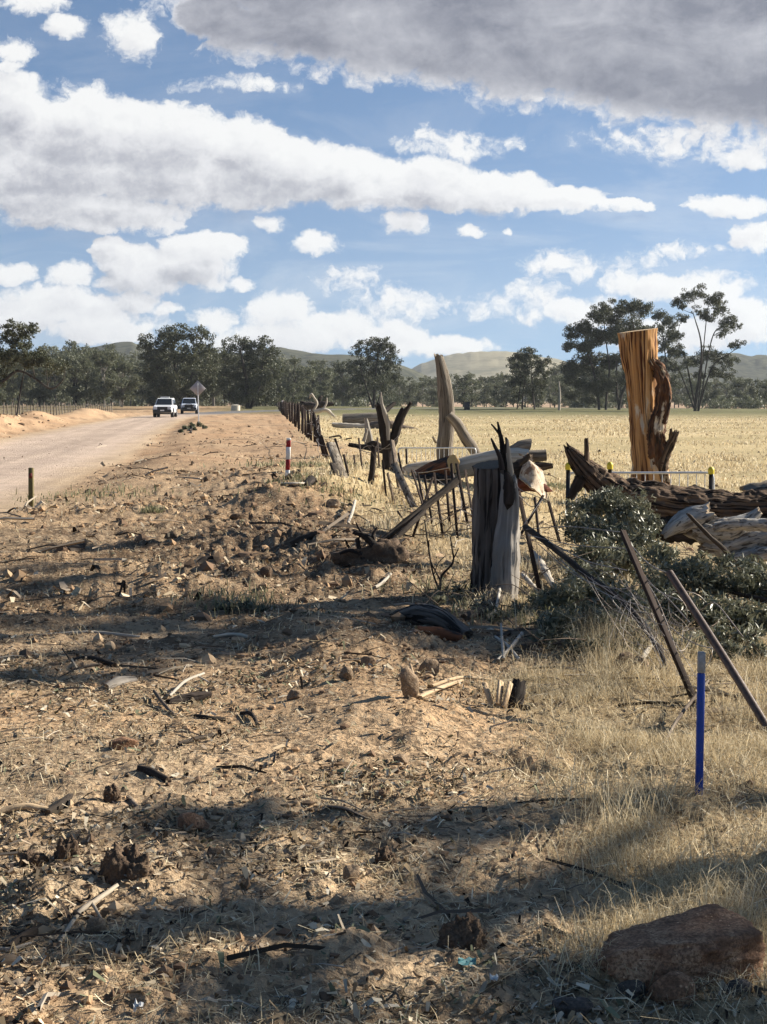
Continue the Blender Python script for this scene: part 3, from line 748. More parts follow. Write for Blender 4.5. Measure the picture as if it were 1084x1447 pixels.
# ------------------------------------------------------------------ sun and camera
sd = bpy.data.lights.new('sun', 'SUN'); sd.energy = 5.0; sd.angle = math.radians(0.5); sd.color = (1.0, 0.925, 0.80)
so = bpy.data.objects.new('sun', sd); COL.objects.link(so); so.location = tuple(SUN * 50)
so.rotation_euler = Vector(SUN).to_track_quat('Z', 'Y').to_euler()
cd = bpy.data.cameras.new('camera'); cam = bpy.data.objects.new('camera', cd); COL.objects.link(cam)
cam.location = (0, 0, CAMZ); cam.rotation_euler = (math.pi / 2 - PITCH, 0, 0)
cd.sensor_fit = 'VERTICAL'; cd.sensor_height = 36.0; cd.lens = FPX / 1447 * 36.0; cd.clip_start = 0.05; cd.clip_end = 30000
scene.camera = cam
vs = scene.view_settings; vs.view_transform = 'Standard'; vs.look = 'None'; vs.gamma = 1.0; vs.exposure = EXPOSURE if 'EXPOSURE' in globals() else 1.22
cy = scene.cycles
scene.render.engine = 'CYCLES'
cy.max_bounces = 5; cy.diffuse_bounces = 2; cy.glossy_bounces = 2; cy.transmission_bounces = 4; cy.volume_bounces = 0; cy.transparent_max_bounces = 8
cy.use_denoising = True
cy.use_adaptive_sampling = True; cy.adaptive_threshold = 0.015
# ------------------------------------------------------------------ ground: one sheet to the horizon
def px_bound(py, ys, xs): return np.interp(py, ys, xs)

def grass_mask(x, y):
    """where dry grass stands (0..1): the paddock right of the fence and the tall tufts at the near right"""
    px, py = to_px(x, y)
    b = np.interp(py, [570, 600, 650, 690, 720, 745, 790, 850, 900, 950, 1000, 1100, 1200, 1300, 1447, 1600], [395, 425, 455, 415, 455, 520, 585, 640, 770, 770, 730, 745, 780, 800, 850, 860])
    w = np.interp(py, [570, 700, 900, 1447], [8, 50, 70, 120])
    e = px - b + w * 0.9 * fbm2(x * 1.4, y * 1.4, 3, 201)
    g = sstep(-w, w, e)
    # bare scrapes: along the fence line behind the stump and by the log piles
    s = x - fence_x(y)
    bare = 0.75 * np.exp(-((px - 490) / 45) ** 2 - ((py - 645) / 16) ** 2) + 0.4 * np.exp(-((px - 640) / 60) ** 2 - ((py - 720) / 18) ** 2)
    return np.clip(g - bare, 0, 1)

def soil_colour(x, y):
    px, py = to_px(x, y)
    R = np.hypot(x, y)
    n1 = fbm2(x * 0.6, y * 0.6, 4, 211); n2 = fbm2(x * 2.3, y * 2.3, 4, 221); n3 = fbm2(x * 0.12, y * 0.12, 3, 231)
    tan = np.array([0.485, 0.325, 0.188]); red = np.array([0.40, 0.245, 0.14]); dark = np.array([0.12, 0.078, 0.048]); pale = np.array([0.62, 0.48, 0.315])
    strawc = np.array([0.50, 0.395, 0.225]); strawd = np.array([0.38, 0.305, 0.165])
    roadc = np.array([0.43, 0.335, 0.265]); roade = np.array([0.47, 0.345, 0.215])
    def mx(a, b, t): return a * (1 - t[:, None]) + b * t[:, None]
    c = np.tile(tan, (len(x), 1))
    c = mx(c, pale, np.clip(0.5 + n1 * 1.2, 0, 1) * 0.6)
    # dark turned earth and leaf mould; patches also paint shade-band darkness into the soil
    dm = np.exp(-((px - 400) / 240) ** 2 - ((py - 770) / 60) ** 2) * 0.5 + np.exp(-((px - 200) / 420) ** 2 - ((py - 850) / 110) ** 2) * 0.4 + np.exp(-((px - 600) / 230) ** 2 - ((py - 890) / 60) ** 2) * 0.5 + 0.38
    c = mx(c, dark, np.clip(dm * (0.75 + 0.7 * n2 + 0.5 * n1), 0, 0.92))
    # graded verge: orange tan, far off
    vg = sstep(720, 640, py) * (1 - sstep(0, 30, px - np.interp(py, [560, 650, 720], [395, 480, 470])))
    c = mx(c, mx(np.tile(np.array([0.46, 0.32, 0.20]), (len(x), 1)), red, np.clip(0.4 + n1, 0, 1)), vg * 0.85)
    c = mx(c, dark, vg * np.clip(n2 * 1.5 - 0.05, 0, 1) * 0.75)
    # grass
    g = grass_mask(x, y)
    gc = mx(np.tile(strawc, (len(x), 1)), strawd, np.clip(0.45 + n3 * 1.2 + n1 * 0.5, 0, 1))
    near = 1 - sstep(14, 30, R)
    gc = mx(gc, np.tile(np.array([0.30, 0.22, 0.13]), (len(x), 1)), near * 0.75)
    c = mx(c, gc, g)
    # far country
    fb = sstep(150, 215, y) * sstep(-14, -2, x - np.interp(y, [100, 600], [-6, -46]))
    c = mx(c, np.array([0.115, 0.118, 0.055]) * (1 + 0.4 * n1[:, None]), fb * (1 - sstep(330, 420, y)) * 0.9)
    c = mx(c, np.array([0.36, 0.245, 0.17]), sstep(340, 430, y) * (0.5 + 0.5 * sstep(-0.1, 0.3, n3 + 0.2)))
    lf = sstep(120, 170, y) * (1 - sstep(-30, -12, x + y * 0.08))
    c = mx(c, np.array([0.13, 0.115, 0.06]), lf * 0.8 * (1 - sstep(330, 420, y)))
    # the road
    o = road_off(x, y); rm = road_mask(x, y)
    edge = sstep(1.6, 3.4, np.abs(o + 0.3 * n1))
    wheel = np.exp(-((np.abs(o) - 1.5) / 0.55) ** 2)
    rc = mx(np.tile(roadc, (len(x), 1)), roade, edge * 0.8)
    trk = fbm2(o * 2.2, y * 0.05, 3, 241)
    rc = rc * (1 + 0.12 * n2[:, None]) * (1 + 0.09 * wheel[:, None] + 0.22 * trk[:, None])
    rc = mx(rc, np.array([0.16, 0.155, 0.155]), sstep(168, 182, y))
    c = mx(c, rc, rm)
    lit = (1 - rm) * (1 - sstep(25, 70, R)) * (1 - 0.5 * g)
    return np.clip(c, 0.01, 0.9), lit

def build_ground():
    ypx = np.concatenate([np.arange(1640, 760, -2.2), np.arange(760, 600, -1.3)])
    d1 = CAMZ * FPX / (ypx - HOR)
    d1 = d1[d1 > 3.0]
    rows = np.concatenate([np.geomspace(0.4, d1[0] * 0.985, 16), d1, np.geomspace(d1[-1] * 1.02, 9000, 190)])
    th = np.concatenate([np.arange(-math.pi, -0.34, 0.06), np.arange(-0.34, 0.34, 0.00105), np.arange(0.34, math.pi, 0.06)])
    nr, nc = len(rows), len(th)
    Rr, Tt = np.meshgrid(rows, th, indexing='ij')
    X = (Rr * np.sin(Tt)).ravel(); Y = (Rr * np.cos(Tt)).ravel()
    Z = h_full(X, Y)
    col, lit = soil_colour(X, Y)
    V = np.column_stack([X, Y, Z])
    i = np.arange(nr - 1)[:, None] * nc; j = np.arange(nc)[None]; j2 = (j + 1) % nc
    q = np.stack([i + j, i + j2, i + nc + j2, i + nc + j], -1).reshape(-1, 4)[:, ::-1]
    cen = len(V); V = np.vstack([V, [0, 0, float(Z[:nc].mean())]])
    tri = np.column_stack([np.arange(nc), (np.arange(nc) + 1) % nc, np.full(nc, cen)])
    col = np.vstack([col, col[:1]]); lit = np.append(lit, 0)
    me = raw_mesh('ground', V, q, tri)
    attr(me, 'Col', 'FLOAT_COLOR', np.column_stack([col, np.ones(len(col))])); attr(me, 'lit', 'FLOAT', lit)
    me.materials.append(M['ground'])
    o = bpy.data.objects.new('ground', me); COL.objects.link(o); tag(o, kind='structure')
    # normals up?
    if me.polygons[len(q) // 2].normal.z < 0: me.flip_normals()
build_ground()

# ------------------------------------------------------------------ hills
def hill(name, D, prof, width, mat, rough, seed, smooth=True):
    """a ridge D metres off whose skyline follows the profile (x, y)"""
    prof = np.array(prof, float)
    n = 420; m = 40
    xs = np.linspace(prof[0, 0], prof[-1, 0], n)
    ys = np.interp(xs, prof[:, 0], prof[:, 1])
    X0 = (xs - CX) / FPX * D; top = CAMZ + (HOR - ys) / FPX * D
    w = np.linspace(-1, 1, m)
    sh = np.cos(w * math.pi / 2) ** 1.3
    X = np.repeat(X0[:, None], m, 1) * (1 + w[None] * width / D)
    Y = D + w[None] * width + 0 * X
    Z = np.clip(top, -5, None)[:, None] * sh[None]
    Z = Z + rough * (fbm2(X * 0.012, Y * 0.012, 3, seed) * 1.2 + np.abs(vnoise2(X * 0.05, Y * 0.04, seed + 9)) * 1.6 - 1.0) * np.minimum(1, np.clip(top, 0, None) / 20)[:, None] * sh[None] - 3
    V = np.stack([X, Y, Z], -1).reshape(-1, 3)
    i = np.arange(n - 1)[:, None] * m; j = np.arange(m - 1)[None]
    q = np.stack([i + j, i + m + j, i + m + j + 1, i + j + 1], -1).reshape(-1, 4)
    me = raw_mesh(name, V, q, None, smooth=smooth); me.materials.append(mat)
    o = bpy.data.objects.new(name, me); COL.objects.link(o); tag(o, kind='structure')
    return o
hill('forested_hill', 1500, [(-260, 520), (-120, 500), (0, 503), (60, 500), (120, 492), (165, 484), (190, 482), (215, 486), (260, 494), (320, 497), (370, 490), (395, 486), (430, 491), (470, 497), (510, 502), (560, 512), (620, 536), (680, 562)], 380, M['hillwood'], 3.2, 5)
hill('bare_hill', 2600, [(500, 558), (560, 530), (595, 512), (630, 501), (665, 496), (715, 495), (745, 499), (790, 507), (840, 516), (900, 526), (980, 545)], 600, M['hillbare'], 1.5, 6)
hill('forested_hill', 1900, [(740, 556), (800, 528), (860, 511), (920, 503), (965, 499), (1010, 496), (1040, 498), (1084, 500), (1180, 506), (1300, 530)], 450, M['hillwood'], 3.2, 8)

# ------------------------------------------------------------------ dry grass
def blades(x, y, h, w, lean, seg=2, rs=rng):
    """bent grass blades rooted at x, y -> verts, quads, tris, per-blade index"""
    n = len(x); z = h_full(x, y)
    a = rs.uniform(0, 2 * np.pi, n); L = lean * rs.uniform(0.2, 1.5, n)
    dx, dy = np.cos(a), np.sin(a)
    b = rs.uniform(0, 2 * np.pi, n); wx, wy = np.cos(b) * w / 2, np.sin(b) * w / 2
    root = np.column_stack([x, y, z - 0.01])
    k1 = np.column_stack([x + dx * L * h * 0.3, y + dy * L * h * 0.3, z + h * 0.58])
    tip = np.column_stack([x + dx * L * h, y + dy * L * h, z + h * np.clip(1 - 0.45 * L, 0.15, 1)])
    W = np.column_stack([wx, wy, np.zeros(n)])
    V = np.stack([root - W, root + W, k1 + W * 0.75, k1 - W * 0.75, tip], 1).reshape(-1, 3)
    i = np.arange(n) * 5
    return V, np.column_stack([i, i + 1, i + 2, i + 3]), np.column_stack([i + 3, i + 2, i + 4])

def sample_view(n, d0, d1, rs, half=0.30, p=1.0):
    """points over the ground wedge before the camera, thinning with distance"""
    u = rs.random(n)
    if p == 1.0: d = d0 * (d1 / d0) ** u
    else:
        e = 1 - p; d = (d0 ** e + u * (d1 ** e - d0 ** e)) ** (1 / e)
    t = rs.uniform(-half, half, n)
    return d * np.sin(t), d * np.cos(t), d

GRASS_COLS = np.array([[0.66, 0.53, 0.32], [0.74, 0.63, 0.42], [0.52, 0.40, 0.23], [0.62, 0.51, 0.32], [0.36, 0.275, 0.16], [0.78, 0.68, 0.48]])
def emit_blades(name, V, q, t, cols, kind='stuff', mat='straw'):
    me = raw_mesh(name, V, q, t, smooth=False)
    attr(me, 'Col', 'FLOAT_COLOR', np.column_stack([np.repeat(cols, 5, 0), np.ones(len(cols) * 5)]))
    me.materials.append(M[mat]); o = bpy.data.objects.new(name, me); COL.objects.link(o); tag(o, kind=kind); return o

def build_grass():
    parts = []
    def zone(n, d0, d1, hr, wr, lean, p, cl, rs, dens=1.0, half=0.30, keep=None):
        x, y, d = sample_view(n, d0, d1, rs, half, p)
        m = grass_mask(x, y) * (0.12 + 0.88 * sstep(-0.2, 0.35, fbm2(x * cl, y * cl, 3, 301)))
        m = m * (1 - road_mask(x, y))
        bpx, bpy = to_px(x, y)
        m = m * (1 - 0.93 * sstep(1380, 1405, bpy) * sstep(770, 820, bpx)) * (1 - 0.8 * np.exp(-((bpx - 900) / 130) ** 2 - ((bpy - 860) / 60) ** 2))
        if keep is not None: m = m * keep(x, y)
        k = rs.random(n) < m * dens
        x, y, d = x[k], y[k], d[k]
        tall = 0.6 + 0.8 * sstep(-0.3, 0.5, fbm2(x * cl * 1.7, y * cl * 1.7, 2, 311))
        h = rs.uniform(*hr, len(x)) * tall; w = rs.uniform(*wr, len(x)) * np.maximum(1, d / 9)
        V, q, t = blades(x, y, h, w, lean, rs=rs)
        c = GRASS_COLS[rs.integers(0, len(GRASS_COLS), len(x))] * (rs.uniform(0.55, 1.3, len(x)) if d1 < 20 else rs.uniform(0.8, 1.15, len(x)) * (1 + .12 * fbm2(x * .2, y * .2, 2, 341)))[:, None]
        parts.append((V, q, t, c))
    rs = np.random.default_rng(31)
    tuft = lambda x, y: sstep(0.05, 0.45, fbm2(x * 2.2, y * 2.2, 2, 331))
    zone(120000, 3.7, 10.5, (0.10, 0.29), (0.0014, 0.0034), 0.9, 0.4, 1.3, rs, 1.0, keep=tuft)
    zone(260000, 3.4, 9.5, (0.025, 0.15), (0.0013, 0.0032), 1.45, 0.4, 1.3, rs, 0.85)
    zone(90000, 9.5, 16, (0.04, 0.15), (0.0022, 0.0045), 1.3, 0.6, 0.9, rs, 0.9)
    zone(110000, 15, 60, (0.04, 0.14), (0.004, 0.007), 0.7, 0.6, 0.5, rs, 1.0)
    zone(70000, 50, 190, (0.06, 0.16), (0.004, 0.007), 0.6, 0.5, 0.12, rs, 1.0)
    V = np.concatenate([p[0] for p in parts]); off = np.cumsum([0] + [len(p[0]) for p in parts[:-1]])
    q = np.concatenate([p[1] + o for p, o in zip(parts, off)]); t = np.concatenate([p[2] + o for p, o in zip(parts, off)])
    emit_blades('dry_grass', V, q, t, np.concatenate([p[3] for p in parts]))
    # dead stalks and sparse tufts over the churned ground
    x, y, d = sample_view(26000, 3.6, 40, rs, 0.3, 1.0)
    f = fbm2(x * 1.9, y * 1.9, 3, 321)
    k = (rs.random(len(x)) < sstep(0.12, 0.5, f) * 0.8 + 0.05) & (road_mask(x, y) < 0.1) & (grass_mask(x, y) < 0.8)
    x, y, d = x[k], y[k], d[k]
    V, q, t = blades(x, y, rs.uniform(0.02, 0.10, len(x)), rs.uniform(0.002, 0.005, len(x)) * np.maximum(1, d / 7), 1.3, rs=rs)
    emit_blades('dead_stubble', V, q, t, GRASS_COLS[rs.integers(0, 6, len(x))] * rs.uniform(0.6, 1.1, len(x))[:, None])
    # green weeds here and there
    cs = [(G(790, 690), .9, 500), (G(440, 660), 1.6, 700), (G(455, 690), 1.0, 400), (G(330, 855), 0.45, 260), (G(215, 725), 0.16, 160), (G(130, 702), 1.2, 260), (G(660, 840), 0.6, 300), (G(735, 880), 0.5, 200)]
    X = []; Y = []
    for c, r, n in cs:
        X.append(c[0] + rs.normal(0, r * 0.5, n)); Y.append(c[1] + rs.normal(0, r * 0.6, n))
    x = np.concatenate(X); y = np.concatenate(Y)
    V, q, t = blades(x, y, rs.uniform(0.03, 0.16, len(x)), rs.uniform(0.006, 0.013, len(x)) * np.maximum(1, y / 12), 0.8, rs=rs)
    gc = np.array([[0.20, 0.20, 0.11], [0.27, 0.25, 0.14], [0.14, 0.15, 0.075], [0.38, 0.33, 0.20]])
    emit_blades('green_weeds', V, q, t, gc[rs.integers(0, 4, len(x))] * rs.uniform(0.7, 1.2, len(x))[:, None])
build_grass()

# ------------------------------------------------------------------ litter: clods, chips, bark, straw, leaves
def build_litter():
    rs = np.random.default_rng(77)
    V = []; F3 = []; F4 = []; C = []; n0 = 0
    def put(v, q, t, c):
        nonlocal n0
        V.append(v); C.append(c)
        if q is not None: F4.append(q + n0)
        if t is not None: F3.append(t + n0)
        n0 += len(v)
    def spots(n, d0, d1, p=1.0, fn=None, dens=1.0):
        x, y, d = sample_view(n, d0, d1, rs, 0.31, p)
        m = (1 - 0.97 * road_mask(x, y)) * dens
        if fn is not None: m = m * fn(x, y)
        k = rs.random(n) < m
        return x[k], y[k], d[k]
    dirt = lambda x, y: 1 - 0.75 * grass_mask(x, y)
    clump = lambda f, s: (lambda x, y: dirt(x, y) * (0.12 + 0.88 * sstep(0.0, 0.42, fbm2(x * f, y * f, 3, s))))
    def orient(n, flat=0.35):
        a = rs.uniform(0, 2 * np.pi, n); b = rs.normal(0, flat, n); c = rs.normal(0, flat, n)
        X = np.column_stack([np.cos(a) * np.cos(b), np.sin(a) * np.cos(b), np.sin(b)])
        up = np.column_stack([np.sin(c) * -np.sin(a), np.sin(c) * np.cos(a), np.cos(c)])
        Yv = np.cross(up, X); Yv /= np.linalg.norm(Yv, axis=1)[:, None]
        return X, Yv, np.cross(X, Yv)
    # clods of earth
    def clods(n, d0, d1, smin, smax, p, fn):
        x, y, d = spots(n, d0, d1, p, fn)
        n = len(x); v0, f0 = ico(1)
        s = smin * (smax / smin) ** (rs.random(n) ** 2.2)
        nz = rs.uniform(0.5, 1.35, (n, len(v0)))
        sc = rs.uniform(0.6, 1.2, (n, 1, 3)) * np.array([1, 1, 0.75])
        v = v0[None] * nz[..., None] * sc * (s / 2)[:, None, None]
        v = v + np.column_stack([x, y, h_full(x, y) + s * 0.03])[:, None]
        base = np.array([[0.33, 0.215, 0.125], [0.22, 0.145, 0.088], [0.13, 0.088, 0.057], [0.42, 0.30, 0.185], [0.17, 0.11, 0.07]])
        c = base[rs.integers(0, 5, n)] * rs.uniform(0.8, 1.2, n)[:, None]
        put(v.reshape(-1, 3), None, (f0[None] + (np.arange(n) * len(v0))[:, None, None]).reshape(-1, 3), np.repeat(c, len(v0), 0))
    clods(20000, 3.6, 22, 0.010, 0.06, 1.0, clump(0.8, 401))
    clods(9000, 9, 30, 0.035, 0.16, 1.0, lambda x, y: dirt(x, y) * (0.15 + np.exp(-((to_px(x, y)[0] - 400) / 190) ** 2 - ((to_px(x, y)[1] - 760) / 70) ** 2)) * (0.3 + 0.7 * sstep(-0.1, 0.3, fbm2(x * 0.9, y * 0.9, 2, 407))))
    clods(5000, 45, 110, 0.08, 0.45, 1.0, lambda x, y: np.exp(-((road_off(x, y) + 6.6) / 1.6) ** 2))
    clods(9000, 18, 100, 0.04, 0.2, 1.0, clump(0.3, 409))
    # flat chips of bark and timber, curled leaves, straw
    def chips(n, d0, d1, l0, l1, asp, flat, cols, p, fn, curl=0.25, gain=0.0, lift=0.006):
        x, y, d = spots(n, d0, d1, p, fn)
        n = len(x); X, Yv, Zv = orient(n, flat)
        L = l0 * (l1 / l0) ** (rs.random(n) ** 1.6) * (1 + gain * np.maximum(0, d / 8 - 1)); W = L * rs.uniform(*asp, n)
        W = np.maximum(W, 0.0011 * d / 4)
        base = np.column_stack([x, y, h_full(x, y) + lift + L * 0.10])
        cv = rs.normal(0, curl, n)
        P0 = base - X * (L / 2)[:, None]; P2 = base + X * (L / 2)[:, None]; P1 = base + Zv * (L * cv)[:, None]
        wv = Yv * (W / 2)[:, None]
        v = np.stack([P0 - wv * .6, P0 + wv * .6, P1 + wv, P1 - wv, P2 + wv * .5, P2 - wv * .5], 1).reshape(-1, 3)
        i = np.arange(n)[:, None] * 6
        q = np.concatenate([np.concatenate([i, i + 1, i + 2, i + 3], 1), np.concatenate([i + 3, i + 2, i + 4, i + 5], 1)])
        c = cols[rs.integers(0, len(cols), n)] * rs.uniform(0.7, 1.2, n)[:, None]
        put(v, q, None, np.repeat(c, 6, 0))
    chipc = np.array([[0.46, 0.35, 0.22], [0.24, 0.17, 0.11], [0.07, 0.05, 0.035], [0.60, 0.49, 0.34], [0.035, 0.026, 0.019], [0.32, 0.25, 0.18]])
    strawc = np.array([[0.64, 0.52, 0.33], [0.54, 0.42, 0.25], [0.74, 0.64, 0.45], [0.36, 0.27, 0.16], [0.14, 0.10, 0.065]])
    leafc = np.array([[0.30, 0.22, 0.13], [0.19, 0.145, 0.09], [0.40, 0.33, 0.23], [0.16, 0.165, 0.10], [0.48, 0.42, 0.32], [0.11, 0.085, 0.058]])
    chips(60000, 3.6, 24, 0.010, 0.050, (0.2, 0.5), 0.35, chipc, 1.0, clump(1.1, 411))
    chips(900, 3.8, 24, 0.06, 0.15, (0.08, 0.22), 0.22, chipc, 1.0, clump(0.7, 413))
    chips(110000, 3.5, 16, 0.015, 0.075, (0.03, 0.07), 0.22, strawc, 0.7, clump(0.9, 415), 0.12)
    chips(80000, 3.5, 15, 0.02, 0.13, (0.018, 0.04), 0.5, strawc, 0.7, lambda x, y: grass_mask(x, y), 0.15)
    chips(45000, 3.6, 24, 0.02, 0.065, (0.2, 0.35), 0.4, leafc, 1.0, clump(1.4, 419), 0.3)
    chips(22000, 12, 75, 0.04, 0.20, (0.15, 0.4), 0.3, chipc, 1.0, clump(0.4, 421))
    # twigs
    def twigs(n, d0, d1, l0, l1, fn):
        x, y, d = spots(n, d0, d1, 1.0, fn)
        n = len(x); X, Yv, Zv = orient(n, 0.16)
        L = l0 * (l1 / l0) ** (rs.random(n) ** 2); r = L * rs.uniform(0.012, 0.03, n)
        r = np.maximum(r, 0.0007 * d / 4)
        base = np.column_stack([x, y, h_full(x, y) + r + 0.006])
        bend = Yv * (L * rs.normal(0, 0.08, n))[:, None] + Zv * (L * rs.uniform(0, 0.08, n))[:, None]
        st = [base - X * (L / 2)[:, None], base + bend, base + X * (L / 2)[:, None]]
        rings = []
        for k, S in enumerate(st):
            for an in (0, 2.094, 4.189):
                rings.append(S + (Yv * math.cos(an) + Zv * math.sin(an)) * (r * (1, .85, .55)[k])[:, None])
        v = np.stack(rings, 1).reshape(-1, 3)
        i = np.arange(n)[:, None] * 9
        q = []
        for k in range(2):
            for a in range(3):
                b = (a + 1) % 3
                q.append(np.concatenate([i + k * 3 + a, i + k * 3 + b, i + k * 3 + 3 + b, i + k * 3 + 3 + a], 1))
        cols = np.array([[0.11, 0.083, 0.06], [0.22, 0.175, 0.13], [0.045, 0.035, 0.027], [0.36, 0.31, 0.245]])
        c = cols[rs.integers(0, 4, n)] * rs.uniform(0.8, 1.2, n)[:, None]
        put(v, np.concatenate(q), None, np.repeat(c, 9, 0))
    twigs(4200, 3.6, 16, 0.06, 0.34, clump(0.7, 431))
    twigs(1500, 14, 60, 0.2, 0.9, clump(0.3, 433))
    twigs(900, 8, 14, 0.1, 0.6, lambda x, y: sstep(0, 0.5, x - 0.6))
    V = np.concatenate(V)
    me = raw_mesh('ground_litter', V, np.concatenate(F4), np.concatenate(F3), smooth=False)
    attr(me, 'Col', 'FLOAT_COLOR', np.column_stack([np.concatenate(C), np.ones(len(V))]))
    me.materials.append(M['litter']); o = bpy.data.objects.new('ground_litter', me); COL.objects.link(o); tag(o, kind='stuff')
build_litter()
# ------------------------------------------------------------------ trees
def crown_geo(blobs, rs, leaf, dens, clump=0.30, droop=0.3, aspect=0.5, zs=0.85):
    """leaves in tufts spread through ellipsoids; blobs: (centre, radius) or (centre, radius, density)"""
    VV = []; QQ = []; RV = []; n0 = 0; tufts = []
    for b in blobs:
        c, r = np.asarray(b[0], float), b[1]; dm = b[2] if len(b) > 2 else 1.0
        nt = max(4, int(rs.uniform(0.8, 1.2) * 30 * dm))
        for _ in range(nt):
            d = rs.normal(size=3); d /= np.linalg.norm(d); d[2] = d[2] * 0.8 + 0.12
            q = c + d * r * rs.uniform(0.35, 1.18) * np.array([1, 1, zs])
            tr = r * clump * rs.uniform(0.45, 1.25)
            tufts.append((q, tr, c))
            n = max(6, int(dens * (tr / leaf) ** 2 * 14.0))
            o = rs.normal(size=(n, 3)); o /= np.linalg.norm(o, axis=1)[:, None]
            o = o * (rs.random(n) ** 0.5)[:, None] * tr * np.array([1.1, 1.1, 0.9])
            V, f, rv = leaf_quads(q + o, leaf, aspect, droop, rs)
            # tufts differ in colour as young and old growth do
            rv = np.clip(0.55 * rv + 0.45 * rs.random(), 0, 1)
            VV.append(V); QQ.append(f + n0); RV.append(rv); n0 += len(V)
    return np.concatenate(VV), np.concatenate(QQ), np.concatenate(RV), tufts

def emit_leaves(name, V, Q, rv, mat, parent=None, origin=None):
    o0 = np.array(parent['_o']) if parent is not None else np.asarray(origin)
    me = raw_mesh(name, V - o0, Q, None, smooth=False); attr(me, 'rv', 'FLOAT', rv); me.materials.append(mat)
    o = bpy.data.objects.new(name, me); COL.objects.link(o)
    if parent is not None: o.parent = parent
    else: o.location = o0
    return o

def branch(g, a, b, r0, r1, rs, sag=0.1, n=6, mat=0):
    a = np.asarray(a); b = np.asarray(b); L = np.linalg.norm(b - a)
    mid = (a + b) / 2 + rs.normal(size=3) * L * 0.09 + np.array([0, 0, L * sag])
    limb([a, mid, b], [r0, (r0 + r1) / 2, r1], n=n, rough=0.05, flute=0.08, seed=int(rs.integers(999)), geo=g, rings=6, mat=mat)

def px_tree(name, d, trunks, blobs, label, seed, leaf=0.24, dens=1.0, mat='gumleaf', tmat='trunk', group=None, clump=0.30, droop=0.3, depth=0.55, zs=0.85, inner=0.8):
    """trunks: pixel polylines (x, y, radius px); blobs: (x, y, radius px[, density])"""
    rs = np.random.default_rng(seed); s = d / FPX
    bx = np.mean([t[0][0] for t in trunks]); by = max(t[0][1] for t in trunks)
    base = P(bx, by, d); base[2] = float(h_low(base[0], base[1]))
    root = thing(name, base, label, 'tree', group)
    B = []
    ax = np.mean([b[0] for b in blobs])
    for b in blobs:
        off = rs.uniform(-1, 1) * depth * 45 * s
        B.append((P(b[0], b[1], d) + np.array([0, off, 0]), b[2] * s * 1.12, b[3] if len(b) > 3 else 1.0))
    g = Geo(); nodes = []
    for t in trunks:
        dy = rs.uniform(-0.5, 0.5) * 10 * s
        pts = [P(q[0], q[1], d) + np.array([0, dy * i, 0]) for i, q in enumerate(t)]
        pts[0][2] = min(pts[0][2], base[2] - 0.2)
        limb(pts, [q[2] * s * 0.6 for q in t], n=9, rough=0.05, flute=0.12, seed=seed, geo=g)
        C, r = catmull(pts, [q[2] * s * 0.6 for q in t], 12)
        nodes += [(C[i], r[i]) for i in range(3, 12)]
    V, Q, rv, tufts = crown_geo(B, rs, leaf, dens, clump, droop, zs=zs)
    for c, r, dm in B:
        below = [(p, q) for p, q in nodes if p[2] < c[2] + 0.3 * r] or nodes
        p, q = min(below, key=lambda t: np.linalg.norm((t[0] - c) * np.array([1, 1, 0.7])))
        r1 = min(q * 0.6, 0.025 * r + 0.03)
        branch(g, p, c, r1, r1 * 0.4, rs)
        mine = [t for t in tufts if t[2] is c or np.allclose(t[2], c)]
        for t in mine[::3]: branch(g, c, t[0], r1 * 0.45, r1 * 0.15, rs, n=4)
    emit('trunk', g, M[tmat], root)
    emit_leaves('crown', V, Q, rv, M[mat], root)
    return root

FT = 'large gum trees along the far paddock edge'
px_tree('gum_tree', 110, [[(-62, 590, 9), (-50, 560, 8), (-30, 535, 7), (0, 540, 4), (25, 524, 3.2), (50, 535, 2.4), (72, 549, 2), (88, 538, 1.2), (92, 524, .8)], [(-50, 560, 7), (-20, 520, 6), (8, 500, 4), (25, 478, 2.5)], [(-22, 545, 4), (-5, 556, 3), (5, 535, 2)], [(20, 526, 2.2), (36, 515, 1.6), (55, 506, 1)]],
        [(22, 465, 17), (38, 470, 14), (15, 482, 15), (38, 490, 12, .7), (5, 505, 20), (25, 507, 20), (48, 508, 17), (68, 512, 15), (84, 518, 12), (72, 525, 10, .6), (-15, 500, 26), (10, 526, 14, .6), (-5, 540, 12), (60, 500, 10, .6), (90, 520, 7, .5), (-40, 480, 30), (45, 460, 8, .7)],
        'dark old gum at the left edge with a long drooping limb over the road', 11, leaf=0.13, dens=1.3)
px_tree('gum_tree', 235, [[(250, 580, 5), (250, 545, 4.5), (246, 515, 3.5), (240, 490, 2)], [(252, 570, 4), (270, 535, 3), (282, 500, 2)], [(246, 560, 4), (225, 525, 3), (215, 500, 2)]],
        [(215, 490, 18), (235, 478, 18), (258, 474, 17), (280, 478, 16), (292, 492, 14), (225, 508, 22), (250, 500, 26), (280, 508, 24), (212, 528, 18), (235, 535, 24), (262, 535, 26), (290, 530, 18), (225, 556, 18), (250, 560, 22), (280, 556, 20), (295, 550, 14), (205, 503, 10, .6)],
        'broad dense gum standing directly behind the two approaching vehicles', 12, leaf=0.30)
px_tree('gum_tree', 240, [[(350, 582, 5), (350, 550, 4.5), (345, 520, 3.5), (340, 495, 2)], [(352, 575, 4), (368, 540, 3), (372, 505, 2)]],
        [(330, 490, 16), (350, 486, 16), (372, 490, 14), (382, 503, 13), (320, 508, 16), (345, 508, 24), (370, 518, 22), (388, 528, 14), (318, 532, 18), (342, 538, 24), (368, 545, 22), (388, 552, 14), (325, 558, 16), (350, 562, 20), (375, 564, 14)],
        'dark rounded gum right of the road sign, behind the verge', 13, leaf=0.30)
